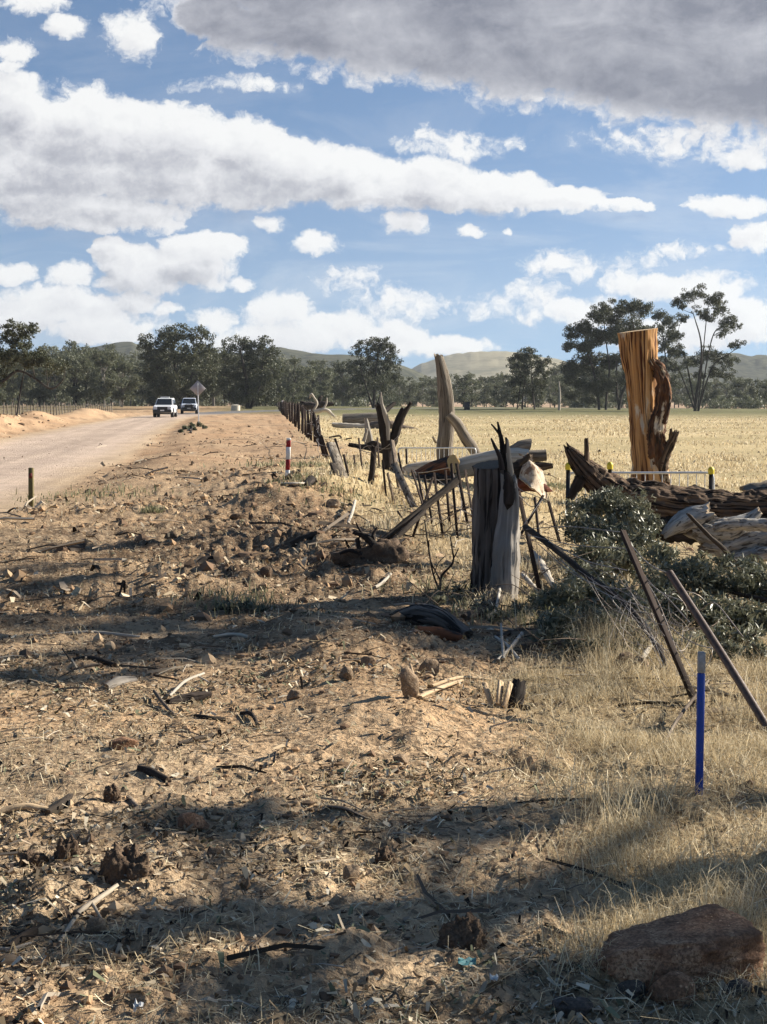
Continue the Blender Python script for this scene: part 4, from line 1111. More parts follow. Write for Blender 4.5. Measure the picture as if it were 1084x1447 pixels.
px_tree('gum_tree', 255, [[(528, 581, 3.2), (529, 560, 3), (530, 540, 2.4), (532, 515, 1.6)], [(529, 556, 2.4), (512, 530, 1.6), (508, 510, 1)], [(530, 545, 2), (548, 525, 1.4), (552, 510, .8)]],
        [(520, 488, 13), (538, 487, 14), (552, 494, 10), (508, 498, 12), (530, 502, 18), (552, 508, 12), (504, 515, 12), (524, 522, 17), (546, 524, 15), (500, 532, 9, .7), (518, 540, 13), (540, 543, 14), (558, 535, 9), (562, 522, 7, .6), (514, 556, 9, .7), (545, 558, 9, .7)],
        'single tall gum behind the forked dead post, clear of its neighbours', 14, leaf=0.27)
px_tree('gum_tree', 245, [[(738, 582, 2), (739, 560, 1.8), (742, 535, 1.4)], [(756, 583, 2.2), (754, 560, 1.9), (752, 530, 1.4)], [(730, 581, 1.4), (733, 560, 1.2), (735, 540, 1)]],
        [(735, 508, 13), (748, 504, 14), (762, 510, 12), (728, 522, 12), (745, 524, 18), (765, 526, 12), (727, 540, 11), (745, 544, 16), (764, 544, 11), (736, 558, 9), (756, 558, 10), (770, 535, 7)],
        'small dark clump of gum with three thin stems right of centre', 15, leaf=0.26, dens=1.25)
px_tree('gum_tree', 240, [[(847, 581, 3.2), (845, 560, 3), (840, 530, 2.4), (830, 500, 1.6), (822, 480, 1)], [(856, 581, 3), (858, 555, 2.8), (862, 520, 2), (858, 485, 1.4), (855, 455, 1)], [(874, 581, 4.2), (878, 560, 3.5), (892, 525, 2.6), (898, 490, 1.6), (893, 450, 1)], [(876, 578, 3), (872, 550, 2.4), (872, 510, 1.6)]],
        [(810, 470, 11), (826, 465, 13), (845, 448, 13), (857, 438, 10), (880, 436, 15), (900, 440, 14), (868, 450, 12, .8), (805, 488, 10), (822, 490, 15), (845, 478, 16), (868, 475, 15), (890, 468, 18), (908, 470, 10), (815, 520, 16), (840, 515, 17), (862, 510, 14), (888, 505, 17), (806, 538, 12), (828, 545, 15), (850, 548, 14), (812, 560, 10), (880, 535, 12), (835, 565, 9, .7), (905, 495, 10), (896, 540, 10, .6)],
        'wide dark group of gum stems rising left of the orange stump', 16, leaf=0.25, dens=1.3, clump=0.40)
px_tree('gum_tree', 262, [[(945, 578, 2.4), (943, 545, 2), (940, 510, 1.6), (935, 470, 1)]],
        [(935, 445, 10), (942, 458, 12), (930, 465, 10), (948, 475, 12), (936, 490, 13), (952, 498, 12), (940, 515, 12), (955, 520, 10), (932, 530, 10, .7), (948, 540, 10, .7)],
        'narrow gum partly hidden behind the orange stump on its right', 17, leaf=0.26, dens=1.2, clump=.36)
px_tree('gum_tree', 225, [[(982, 582, 4.6), (983, 560, 4), (985, 540, 3.4), (988, 510, 2.4), (986, 480, 1.8), (975, 445, 1)], [(985, 535, 2.6), (970, 510, 1.8), (962, 490, 1.1)], [(988, 508, 1.8), (1005, 480, 1.4), (1022, 460, .9)], [(986, 540, 2), (1006, 520, 1.5), (1030, 500, 1), (1045, 490, .6)], [(987, 498, 1.5), (998, 455, 1.1), (1003, 425, .7)], [(984, 545, 1.8), (962, 528, 1.2), (950, 512, .7)]],
        [(972, 420, 12, .8), (990, 414, 11, .8), (958, 432, 11, .8), (1005, 424, 12, .9), (1020, 435, 11, .9), (965, 450, 9, .7), (1003, 448, 12, .9), (1030, 452, 11, .9), (1040, 462, 8, .7), (1018, 470, 10, .8), (985, 440, 8, .5), (1000, 500, 12, .7), (1015, 505, 13, .9), (1032, 512, 12, .9), (985, 512, 11, .7), (968, 516, 10, .7), (1040, 488, 8, .8), (1052, 484, 5, .6), (1010, 525, 11, .8), (1030, 528, 10, .7), (960, 500, 8, .6), (990, 530, 9, .6), (955, 475, 9, .7)],
        'tall open-crowned lone gum with airy branching right of the orange stump', 18, leaf=0.21, dens=1.05, clump=0.36, depth=0.45)

# the far tree line: several forms, each copied
def form(seed, h, n, spread, stems, mat, leaf, dens):
    rs = np.random.default_rng(seed); g = Geo(); B = []
    for k in range(stems):
        x = rs.uniform(-0.12, 0.12) * h * (stems > 1); top = np.array([x + rs.uniform(-.1, .1) * h, rs.uniform(-.1, .1) * h, h * 0.78])
        limb([[x, 0, -0.3], [x + rs.uniform(-.04, .04) * h, 0, h * 0.35], top], [0.015 * h, 0.011 * h, 0.004 * h], n=6, rings=8, seed=seed + k, geo=g)
        for _ in range(n):
            f = rs.uniform(0.16, 0.92); w = spread * h * (1 - 0.55 * abs(f - 0.55) / 0.45)
            c = np.array([x + rs.uniform(-1, 1) * w, rs.uniform(-1, 1) * w, f * h]); B.append((c, h * rs.uniform(0.08, 0.15)))
            branch(g, [x, 0, c[2] * 0.7], c, 0.008 * h, 0.002 * h, rs, n=4)
    V, Q, rv, _ = crown_geo(B, rs, leaf, dens)
    root = thing('far_gum_tree', (0, 0, 0), None, 'tree'); root['_o'] = [0, 0, 0]
    emit('trunk', g, M['paletrunk' if seed % 3 == 0 else 'trunk'], root); emit_leaves('crown', V, Q, rv, mat, root)
    return root
def copy_tree(o, parent=None):
    c = o.copy(); COL.objects.link(c); c.parent = parent
    for ch in list(o.children): copy_tree(ch, c)
    return c
forms = [form(50 + i, 12.0, (12, 15, 11, 13, 10, 14)[i], (.26, .32, .22, .30, .20, .36)[i], (1, 2, 1, 2, 1, 1)[i], M['hazyleaf'], 0.34, 0.85) for i in range(6)]
rsb = np.random.default_rng(5)
def skyline(x): return np.interp(x, [-80, 0, 60, 110, 130, 190, 260, 330, 400, 450, 500, 560, 600, 640, 700, 760, 800, 900, 960, 1040, 1084, 1160], [500, 505, 505, 492, 492, 508, 500, 505, 512, 514, 518, 528, 530, 524, 526, 524, 520, 520, 524, 528, 526, 520])
used = [False] * 6
spots = []
x = -90.0
while x < 1175:
    spots.append((x, rsb.uniform(300, 345), 0)); x += rsb.uniform(13, 20)
x = -80.0
while x < 1175:
    spots.append((x, rsb.uniform(380, 460), 1)); x += rsb.uniform(12, 18)
x = -60.0
while x < 200:
    spots.append((x, rsb.uniform(255, 285), 2)); x += rsb.uniform(20, 34)
x = 392.0
while x < 470:
    spots.append((x, rsb.uniform(262, 285), 2)); x += rsb.uniform(14, 24)
rows_lab = ['hazy grey-green gum in the middle of the far tree line', 'pale hazy gum in the rearmost row of the far tree line', 'grey-green gum at the front of the far tree line']
for (x, d, r) in spots:
    k = int(rsb.integers(6))
    o = forms[k] if not used[k] else copy_tree(forms[k]); used[k] = True
    top = skyline(x) - 6 * (x < 520) + rsb.uniform(-6, 12) + (4 if r == 0 else 0) + (8 if r == 2 else 0)
    h = max(6.0, (HOR - top) / FPX * d + 1.6)
    p = P(x, HOR, d); p[2] = float(h_full(np.array([p[0]]), np.array([p[1]]))[0]) - 0.1
    o.location = p; s = h / 11.5; o.scale = (s * rsb.uniform(0.9, 1.35), s * rsb.uniform(.9, 1.2), s); o.rotation_euler = (0, 0, rsb.uniform(0, 6.28))
    tag(o, rows_lab[r], 'tree', 'gum trees of the far tree line, row %s' % ('front', 'back', 'near')[r])
for k in range(6):
    if not used[k]: bpy.data.objects.remove(forms[k])

# far undergrowth under the tree line
def scrub():
    rs = np.random.default_rng(9); B = []
    for _ in range(230):
        x = rs.uniform(-120, 1200); d = rs.uniform(285, 430)
        if 560 < x < 800 and d < 340: continue
        p = P(x, HOR, d); p[2] = rs.uniform(0.3, 1.6); B.append((p, rs.uniform(0.9, 2.4)))
    V, Q, rv, _ = crown_geo(B, rs, 0.4, 0.8)
    o = emit_leaves('distant_undergrowth', V, Q, rv, M['hazyleaf'], origin=(0, 0, 0)); tag(o, kind='stuff')
scrub()

# two tall gums beyond the right edge of the picture, whose crowns throw the bands of shade on the foreground
def shade_tree(name, base, targets, label, seed):
    rs = np.random.default_rng(seed); base = np.array([*base, 0.0]); base[2] = float(h_low(base[0], base[1]))
    root = thing(name, base, label, 'tree', None)
    B = []; g = Geo()
    for (gx, gy, rx, ry, h, dm) in targets:
        # the clump hangs on the sunward line of the ground it shades
        n = max(1, int(rx / ry * 1.1))
        for k in range(n):
            f = (k + 0.5) / n * 2 - 1
            t = (h + rs.uniform(-.5, .5)) / math.tan(SUN_EL)
            c = np.array([gx + f * rx + SUN_AZ[0] * t, gy + rs.uniform(-.25, .25) * ry + SUN_AZ[1] * t, t * math.tan(SUN_EL)])
            B.append((c, ry * 0.78, dm))
    top = np.mean([b[0] for b in B], axis=0)
    limb([base - np.array([0, 0, .3]), base * 0.6 + top * 0.4 - np.array([0, 0, top[2] * .05]), top], [0.24, 0.18, 0.08], n=12, seed=seed, geo=g)
    C, r = catmull([base, base * 0.6 + top * 0.4 - np.array([0, 0, top[2] * .05]), top], [0.24, 0.18, 0.08], 10)
    V, Q, rv, tufts = crown_geo(B, rs, 0.14, 0.34, clump=0.42, zs=0.5)
    for b in B:
        i = int(np.argmin(np.linalg.norm(C - b[0], axis=1) + 3 * (C[:, 2] > b[0][2]))); branch(g, C[i], b[0], 0.08, 0.025, rs)
        for t in tufts[::3]:
            if np.allclose(t[2], b[0]): branch(g, b[0], t[0], 0.02, 0.008, rs, n=4)
    emit('trunk', g, M['trunk'], root); emit_leaves('crown', V, Q, rv, M['gumleaf'], root)
shade_tree('gum_tree', (15.5, 16.0), [(-1.3, 9.75, 2.9, 0.98, 9.0, 1.5), (0.45, 10.0, 1.2, 0.75, 9.6, 1.3), (-1.6, 11.15, 2.6, 0.36, 8.6, 1.1), (1.9, 11.4, 0.8, 0.6, 10.0, .7), (-2.2, 8.75, 0.9, 0.20, 8.2, .8), (-2.4, 12.3, 1.2, 0.22, 8.8, .7)], 'tall leaning gum just beyond the right edge, shading the churned ground', 61)
shade_tree('gum_tree', (14.5, 10.9), [(-0.15, 5.85, 0.95, 0.36, 8.2, 1.5), (1.2, 6.0, 0.45, 0.18, 8.2, .45), (0.1, 4.15, 0.8, 0.30, 7.4, 1.3), (1.0, 4.0, 0.40, 0.22, 7.4, .8), (-0.85, 4.5, 0.35, 0.20, 7.4, .8), (0.2, 3.5, 1.2, 0.35, 7.0, 1.2), (-0.55, 4.78, 0.25, .09, 7.6, .7)], 'spreading gum beyond the right edge, shading the nearest ground', 62)
def slender(x0, gy, h, r, seed, label):
    """a slim gum out to the right whose stem shadow crosses the ruts at distance gy"""
    rs = np.random.default_rng(seed); y0 = gy + SUN_AZ[1] / SUN_AZ[0] * (x0 + 2.5)
    base = np.array([x0, y0, float(h_low(x0, y0))]); root = thing('gum_tree', base, label, 'tree', None); g = Geo()
    top = base + [rs.normal(0, .5), rs.normal(0, .4), h]
    limb([base - [0, 0, .3], base * .5 + top * .5 + [rs.normal(0, .2), rs.normal(0, .2), 0], top], [r, r * .75, r * .3], n=10, seed=seed, geo=g)
    B = []
    for k in range(6):
        c = top + [rs.normal(0, 1.0), rs.normal(0, .5), rs.uniform(-1.5, 1.0)]; B.append((c, rs.uniform(.4, .7), .8)); branch(g, base + (top - base) * rs.uniform(.6, .95), c, .06, .02, rs)
    V, Q, rv, _ = crown_geo(B, rs, 0.14, 0.3, clump=.4)
    part_o = emit('trunk', g, M['trunk'], root); emit_leaves('crown', V, Q, rv, M['gumleaf'], root)
for k, (x0, gy, h, r, lab) in enumerate(((14.0, 11.6, 14.2, .14, 'first slender gum beyond the right edge, its stem shadow crossing the ruts'), (15.5, 13.1, 15.2, .18, 'second slender gum beyond the right edge, stouter than its neighbours'), (14.6, 14.6, 14.0, .12, 'third slender gum beyond the right edge, the shortest of the row'), (16.5, 16.2, 16.0, .17, 'farthest and tallest slender gum beyond the right edge'))):
    slender(x0, gy, h, r, 70 + k, lab)
# the dusty air between here and the hills
def haze():
    m = bpy.data.materials.new('dusty_air'); m.use_nodes = True; nt = m.node_tree; nt.nodes.clear()
    out = nt.nodes.new('ShaderNodeOutputMaterial'); pv = nt.nodes.new('ShaderNodeVolumePrincipled')
    pv.inputs['Color'].default_value = (0.80, 0.86, 0.93, 1); pv.inputs['Density'].default_value = 0.00012; pv.inputs['Anisotropy'].default_value = 0.2
    nt.links.new(pv.outputs[0], out.inputs['Volume'])
    o = emit('haze', box((0, 1500, 113), (9000, 3900, 232)), m, smooth=False); tag(o, kind='stuff')
haze()
# ------------------------------------------------------------------ stumps, logs and dead wood
def solo(name, g, mat, label, cat, group=None, smooth=True): return emit(name, g, M[mat], label=label, cat=cat, group=group, smooth=smooth)
def part(name, g, mat, parent, label=None, smooth=True): return emit(name, g, M[mat], parent=parent, smooth=smooth, label=label)
def grounded(q, d=None):
    return q
# tall orange stump
D = 30.0
b = P(912, 668, D); b[2] = float(h_low(b[0], b[1]))
t = thing('tall_tree_stump', b, 'tall stripped orange stump with a slanting sawn top, standing in the paddock', 'tree stump')
zb = b[2] - 0.15
g = plimb([(920, 740, 32), (919, 690, 28.5), (917, 655, 25.5), (912, 620, 21), (909, 590, 18.8), (907, 560, 18.8), (905.5, 530, 20.8), (903, 500, 23.8), (902, 467, 25.8)], D, n=90, flute=0.10, rough=0.05, seed=3, rings=140, lump=0.05, fk=1.8, chip=.035, tilt=(None, (-0.13, -0.05, 1.0)))
part('trunk', g, 'orange', t)
g = Geo()
plimb([(921, 508, 5, D - .3), (932, 522, 9, D - .3), (937, 545, 8.5, D - .32), (934, 575, 8, D - .34), (928, 605, 11, D - .32), (929, 640, 13, D - .25), (932, 680, 15, D - .1), (934, 740, 16, D)], n=44, flute=0.2, rough=0.15, chip=.25, seed=8, rings=90, ends=('jag', 'flat'), jag=0.7, geo=g)
plimb([(936, 527, 4, D - .36), (943, 545, 3.6, D - .4), (944, 570, 4, D - .4), (938, 598, 5, D - .4)], n=12, flute=0.3, rough=0.2, seed=9, ends=('point', 'jag'), geo=g)
part('burl', g, 'burl', t)
g = Geo()
plimb([(928, 690, 7, D - .2), (936, 655, 8, D - .3), (944, 634, 6.5, D - .33), (950, 622, 5.5, D - .35), (956, 610, 3.2, D - .36)], n=14, flute=0.3, rough=0.2, seed=10, ends=('flat', 'jag'), jag=1.4, geo=g)
plimb([(946, 632, 3, D - .36), (948, 615, 2.6, D - .37), (948, 606, 2, D - .37)], n=9, flute=0.3, seed=11, ends=('flat', 'jag'), geo=g)
part('broken_limb', g, 'logbark', t)

# pale standing trunk with the limb that leans from it
D = 42.0
b = P(627, 650, D); b[2] = float(h_low(b[0], b[1]))
t = thing('dead_tree_trunk', b, 'bare grey-brown trunk, tall and slightly leaning, with one limb sloping down to the right', 'dead tree')
g = plimb([(628, 662, 12), (628, 635, 11.5), (631, 600, 11), (630, 560, 10.5), (626, 530, 8.5), (620, 502, 6)], D, n=18, flute=0.14, rough=0.05, seed=21, ends=('flat', 'jag'), jag=1.2)
part('trunk', g, 'greywood', t)
g = Geo(); plimb([(634, 586, 6), (645, 598, 7.5), (656, 616, 7.5), (668, 633, 7), (680, 655, 6), (690, 672, 5)], D - .8, n=14, flute=0.14, rough=0.05, seed=22, ends=('flat', 'flat'), geo=g)
part('limb', g, 'greywood', t)
g = plimb([(616, 625, 2.2, D - .3), (612, 618, 1.5, D - .5)], n=8, seed=23, ends=('flat', 'jag')); part('branch_stub', g, 'greywood', t)

# forked dead post
D = 28.5
b = P(545, 690, D); b[2] = float(h_low(b[0], b[1]))
t = thing('forked_dead_tree', b, 'blackened forked dead tree with a pale pointed spike on its left arm', 'dead tree')
g = Geo()
plimb([(548, 700, 11), (548, 670, 9.5), (549, 640, 9), (545, 615, 8.5), (540, 592, 7), (535, 573, 5.5)], D, n=16, flute=0.22, rough=0.1, seed=31, ends=('flat', 'jag'), jag=1.2, geo=g)
plimb([(552, 632, 6.5), (559, 612, 6.5), (566, 590, 5.5), (571, 578, 4.2)], D - .05, n=14, flute=0.22, rough=0.1, seed=32, ends=('flat', 'jag'), jag=1.2, geo=g)
plimb([(565, 596, 4), (574, 580, 3), (581, 569, 2.2)], D - .05, n=11, flute=0.22, rough=0.1, seed=33, ends=('flat', 'jag'), geo=g)
plimb([(541, 583, 3, D + .3), (550, 576, 3.6, D + .5), (557, 570, 3, D + .6)], n=10, flute=0.2, seed=34, ends=('flat', 'jag'), geo=g)
part('trunk', g, 'charred', t)
g = plimb([(549, 622, 2.2), (548, 600, 3.2), (544, 584, 3.4), (540, 571, 2.2), (538.5, 555, 1.0)], D - .16, n=10, flute=0.15, rough=0.08, seed=35, ends=('flat', 'point'))
part('spike', g, 'bleached', t)

# the big near stump: sawn dark trunk and the weathered grey half beside it
D = 12.35
b = P(700, 850, D); b[2] = float(h_low(b[0], b[1]))
t = thing('old_strainer_stump', b, 'old stump in two halves, dark sawn bark left and silver weathered right', 'tree stump')
g = plimb([(692, 900, 30, D + .12), (693, 862, 29, D + .12), (694, 820, 28.5, D + .12), (696, 760, 28, D + .12), (697, 700, 27, D + .12), (697, 656, 27, D + .12)], n=56, flute=0.04, rough=0.08, fk=1.8, seed=41, rings=90, lump=.05, chip=.04, tilt=(None, (-0.10, -0.18, 1)))
part('bark_trunk', g, 'bark', t)
g = plimb([(711, 905, 24), (712, 868, 22), (713, 830, 20), (715, 780, 18.5), (718, 735, 15.5), (720, 700, 12.5), (719, 676, 10)], D - .10, n=40, flute=0.13, rough=0.06, fk=1.5, lump=.08, chip=.05, seed=42, rings=50, ends=('flat', 'jag'), jag=0.9)
part('weathered_trunk', g, 'weathered', t)
g = Geo()
plimb([(718, 712, 6), (720, 695, 8), (719, 680, 7), (716, 668, 4)], D - .2, n=14, flute=0.3, rough=0.2, seed=43, ends=('point', 'jag'), geo=g)
part('charred_hollow', g, 'charred', t)
g = plimb([(724, 712, 3), (722, 670, 4), (719, 645, 3), (717.5, 622, 1.4)], D - .02, n=10, flute=0.2, seed=44, ends=('flat', 'point')); part('pale_splinter', g, 'palelog', t)
g = Geo()
plimb([(713, 668, 5.0), (711, 645, 4.7), (709.5, 628, 3.7), (706.5, 612, 2.6), (703.5, 597, 1.3)], D + .02, n=12, flute=0.2, rough=0.1, seed=45, ends=('flat', 'point'), geo=g)
plimb([(706.5, 614, 1.9), (700, 606, 1.6), (694.5, 599.5, 1.0)], D + .02, n=9, flute=0.2, seed=46, ends=('flat', 'jag'), geo=g)
plimb([(714, 640, 2.5), (716, 626, 2.2), (714.5, 618, 1.4)], D + .03, n=9, flute=0.2, seed=48, ends=('flat', 'jag'), geo=g)
plimb([(710, 664, 4.3), (706, 645, 3.3), (699, 630, 2.3), (694.5, 620, 1.3)], D - .06, n=11, flute=0.2, rough=0.1, seed=47, ends=('flat', 'point'), geo=g)
part('antler_snag', g, 'charred', t)

# great fallen log on the right
D = 17.5
b = P(950, 745, D); b[2] = float(h_low(b[0], b[1]))
t = thing('fallen_log', b, 'huge dark fibrous fallen log, its ragged left end rising before the steel barrier', 'log')
g = plimb([(862, 701, 17), (880, 704, 25), (920, 710, 28), (967, 717, 28), (1042, 722, 28), (1130, 718, 30), (1230, 714, 30)], D, n=80, flute=0.10, rough=0.10, seed=51, rings=170, ends=('jag', 'flat'), jag=1.2, fk=2.2, chip=.13)
part('trunk', g, 'logbark', t)
g = plimb([(801, 631, 4), (812, 646, 10), (830, 667, 17), (850, 685, 20), (874, 699, 21), (905, 710, 17)], D - .05, n=56, flute=0.12, rough=0.12, seed=50, rings=70, ends=('jag', 'point'), jag=1.6, fk=2, chip=.16)
part('forked_end', g, 'logbark', t)
g = plimb([(880, 728, 10), (930, 742, 18), (1010, 748, 20), (1120, 746, 22)], D - .12, n=40, flute=0.2, rough=0.2, seed=49, rings=60, ends=('jag', 'flat'), chip=.2)  # added black limb, painted shade for the dark hollow under the log
part('underside_shade', g, 'charred', t)
g = plimb([(829, 652, 4.5), (829, 636, 3.6), (828.5, 620, 3)], D - .1, n=10, flute=0.15, seed=52, ends=('flat', 'jag')); part('branch_stub', g, 'logbark', t)
g = Geo()
plimb([(820, 676, 9), (812, 692, 7), (806, 704, 4)], D - .15, n=12, flute=0.3, rough=0.2, seed=53, ends=('flat', 'jag'), geo=g)
plimb([(846, 700, 10), (838, 716, 8), (846, 735, 6)], D - .2, n=12, flute=0.3, rough=0.2, seed=54, ends=('flat', 'jag'), geo=g)
part('split_bark', g, 'charred', t)
g = plimb([(1052, 697, 9), (1075, 692, 11), (1110, 690, 12)], D + .45, n=16, flute=0.3, rough=0.15, seed=55, ends=('jag', 'flat'))
solo('short_log', g, 'greywood', 'paler short log lying behind the right end of the huge fallen log', 'log')
# silver roots in front of it
D = 15.0
g = Geo()
plimb([(938, 757, 5), (955, 744, 12), (976, 733, 15), (992, 727, 13), (1003, 722, 11)], D, n=44, flute=0.07, rough=0.06, chip=.17, seed=56, ends=('jag', 'jag'), jag=.7, geo=g)
plimb([(975, 746, 12), (1005, 752, 19), (1035, 748, 18), (1058, 735, 11), (1074, 722, 6)], D + .05, n=44, flute=0.07, rough=0.06, chip=.17, seed=57, ends=('jag', 'jag'), jag=.8, geo=g)
plimb([(990, 770, 9), (1022, 774, 14), (1060, 764, 14), (1110, 752, 12)], D + .02, n=44, flute=0.07, rough=0.06, chip=.17, seed=58, ends=('jag', 'flat'), geo=g)
plimb([(1030, 792, 8), (1060, 786, 10), (1110, 780, 11)], D - .1, n=36, flute=0.07, rough=0.06, chip=.17, seed=59, ends=('jag', 'flat'), geo=g)
plimb([(1010, 745, 7), (1040, 741, 8), (1090, 742, 9)], D - .28, n=36, flute=0.07, rough=0.06, chip=.17, seed=48, ends=('jag', 'flat'), geo=g)
solo('weathered_root', g, 'silver', 'silver-grey gnarled root mass lying in front of the huge fallen log', 'tree root')
g = plimb([(972, 726, 2.6), (1002, 757, 3.2), (1022, 775, 3.6), (1045, 797, 3.4), (1090, 800, 3)], D - .5, n=8, flute=0.1, seed=60, ends=('jag', 'flat'))
solo('dead_branch', g, 'darkstick', 'thin black bent branch lying across the silver root mass', 'branch')

# log pile behind the near stump
D = 29.0
solo('red_log', plimb([(596, 676, 13), (612, 668, 15), (632, 660, 14), (641, 655, 12.5)], D, n=22, flute=0.12, rough=0.06, seed=61, ends=('jag', 'flat'), tilt=(None, (0.75, -0.6, 0.35))), 'redlog', 'reddish half-charred log with a fresh orange sawn end, behind the leaning pickets', 'log')
solo('charred_log', plimb([(575, 690, 8), (596, 684, 11), (625, 680, 10), (650, 684, 7)], D - .3, n=18, flute=0.25, rough=0.15, seed=62, ends=('jag', 'jag')), 'charred', 'black charred log lying beneath the reddish log', 'log')
solo('pale_log', plimb([(570, 668, 9), (590, 664, 11), (640, 660, 12)], D + 1.2, n=18, flute=0.08, rough=0.03, seed=63, ends=('jag', 'flat')), 'palelog', 'long pale barkless log mostly hidden behind the reddish log', 'log')
solo('peeled_log', plimb([(640, 664, 13), (680, 655, 16), (722, 650, 17), (745, 652, 17)], D + .4, n=24, flute=0.06, rough=0.03, seed=64, ends=('flat', 'flat')), 'palelog', 'thick pale peeled log behind the antler-like snag of the near stump', 'log')
solo('charred_log', plimb([(722, 668, 12), (738, 664, 15), (752, 655, 12)], D - .5, n=18, flute=0.28, rough=0.15, seed=65, ends=('jag', 'jag')), 'charred', 'black hollow log end just right of the near stump top', 'log')
# curled bark sheet: pale outside, dark red beneath
def bark_sheet():
    g1, g2 = Geo(), Geo(); d = D - 1.0
    n, m = 14, 12; V1 = []; V2 = []
    for i in range(n):
        u = i / (n - 1)
        for j in range(m):
            w = j / (m - 1)
            x = 733 + 24 * u + 15 * w * u + 6 * math.sin(w * 3.0) ; y = 640 + 18 * u + w * (34 + 14 * u) - 10 * math.sin(math.pi * w)
            dd = d + 0.55 * (1 - w) - 0.3 * math.sin(math.pi * u)
            p = P(x, y, dd) + 0.007 * rng.normal(size=3)
            V1.append(p); V2.append(p + np.array([0.01, 0.05, -0.035]))
    q = [[i * m + j, i * m + j + 1, (i + 1) * m + j + 1, (i + 1) * m + j] for i in range(n - 1) for j in range(m - 1)]
    per = [j for j in range(m)] + [i * m + m - 1 for i in range(1, n)] + [(n - 1) * m + j for j in range(m - 2, -1, -1)] + [i * m for i in range(n - 2, 0, -1)]
    g1.add(np.array(V1 + V2), quads=q + [[a + n * m for a in f[::-1]] for f in q] + [[per[k], per[(k + 1) % len(per)], per[(k + 1) % len(per)] + n * m, per[k] + n * m] for k in range(len(per))])
    return g1
solo('bark_slab', bark_sheet(), 'barksheet', 'broad curled slab of pale bark hanging over a dark red hollow', 'bark')
solo('red_hollow_log', plimb([(726, 690, 13), (745, 684, 15), (768, 690, 10)], D - .9, n=20, flute=0.12, rough=0.05, seed=66, ends=('flat', 'point'), squash=0.7), 'redbark', 'dark red hollow piece of trunk beneath the curled bark slab', 'log')
solo('grey_log', plimb([(724, 640, 10), (738, 634, 12.5), (748, 632, 12)], D + 1.0, n=8, flute=0.08, rough=0.05, seed=67, tilt=(None, (1, 0.1, -0.25))), 'greywood', 'grey wedge-shaped sawn block on top of the log pile', 'log')
solo('round_log', plimb([(746, 644, 8), (758, 644, 8.5), (772, 643, 8)], D + .8, n=16, flute=0.06, seed=68), 'greywood', 'short round sawn log poking out right of the pile', 'log')
solo('brown_log', plimb([(756, 660, 7), (768, 659, 6.5), (781, 658, 3.5)], D + .5, n=10, flute=0.2, seed=69, ends=('flat', 'jag')), 'logbark', 'brown pointed splinter of log low on the right of the pile', 'log')
solo('bent_branch', plimb([(735, 655, 3.5), (742, 650, 4.5), (748, 643, 4)], D - 1.2, n=10, flute=0.15, seed=70, ends=('jag', 'jag')), 'darkstick', 'short dark curved branch lying across the pale bark slab', 'branch')

# farther dead wood in the paddock
D = 120.0
solo('grey_log', plimb([(484, 594, 9.5), (510, 594, 10), (540, 592, 9)], D, n=18, flute=0.07, rough=0.04, seed=71), 'greywood', 'large round grey log lying in the grass beyond the fence', 'log')
solo('bleached_log', plimb([(470, 600, 3.5), (500, 603, 4.5), (535, 603, 4)], D - 4, n=12, flute=0.2, rough=0.1, seed=72, ends=('jag', 'jag')), 'bleached', 'thin bleached log in front of the large round grey log', 'log')
solo('dark_log', plimb([(522, 603, 6), (545, 601, 7), (575, 606, 4), (598, 609, 2)], D - 6, n=12, flute=0.2, rough=0.1, seed=73, ends=('jag', 'point')), 'stick', 'dark tapering branch stretching right from behind the forked dead tree', 'branch')
D = 150.0
g = Geo()
plimb([(438, 583, 2.6), (450, 581, 3.4), (462, 580, 3), (472, 588, 1.6)], D, n=10, flute=0.2, seed=74, ends=('jag', 'point'), geo=g)
plimb([(443, 580, 2), (448, 570, 1.8), (444, 562, 1.4), (440, 557, 1.6), (438, 562, 1)], D, n=8, seed=75, ends=('flat', 'point'), geo=g)
plimb([(455, 580, 1.6), (461, 571, 1.4), (462, 563, 1)], D, n=8, seed=76, ends=('flat', 'point'), geo=g)
solo('bleached_dead_branch', g, 'bleached', 'bone-white branching dead limb poking up above the picket fence', 'branch')
g = Geo()
for (a, bb, c, dd, r) in ((418, 578, 445, 574, 5), (426, 572, 452, 578, 5), (440, 577, 470, 571, 4), (450, 570, 455, 560, 2.2)):
    plimb([(a, bb, r), ((a + c) / 2, (bb + dd) / 2 - 2, r * 1.1), (c, dd, r * .7)], D + 4, n=10, flute=0.25, rough=0.15, seed=a, ends=('jag', 'jag'), geo=g)
solo('uprooted_stump', g, 'charred', 'black tangled uprooted stump behind the far pickets and white dead limb', 'tree stump')
D = 52.0
g = Geo()
plimb([(524, 640, 6), (521, 620, 5.5), (519, 604, 4), (517, 592, 2.4)], D, n=12, flute=0.25, rough=0.1, seed=77, ends=('flat', 'jag'), geo=g)
plimb([(514, 624, 3), (519, 606, 2)], D - .2, n=9, flute=0.2, seed=78, ends=('flat', 'jag'), geo=g)
solo('pale_stump', g, 'weathered', 'slim pale pointed stump standing left of the forked dead tree', 'tree stump')
g = Geo()
for (pts, r) in ((((493, 628), (510, 632), (535, 630)), 4), (((482, 648), (505, 642), (530, 640)), 4), (((505, 645), (520, 638), (545, 634)), 8), (((515, 634), (528, 628), (540, 633)), 6), (((495, 638), (512, 640), (525, 645)), 5)):
    plimb([(x, y, r * k) for (x, y), k in zip(pts, (.6, 1, .7))], 47, n=12, flute=0.3, rough=0.2, seed=int(pts[0][0]), ends=('jag', 'jag'), geo=g)
solo('charred_root_ball', g, 'charred', 'black tangle of burnt roots below the slim pale stump', 'tree root')
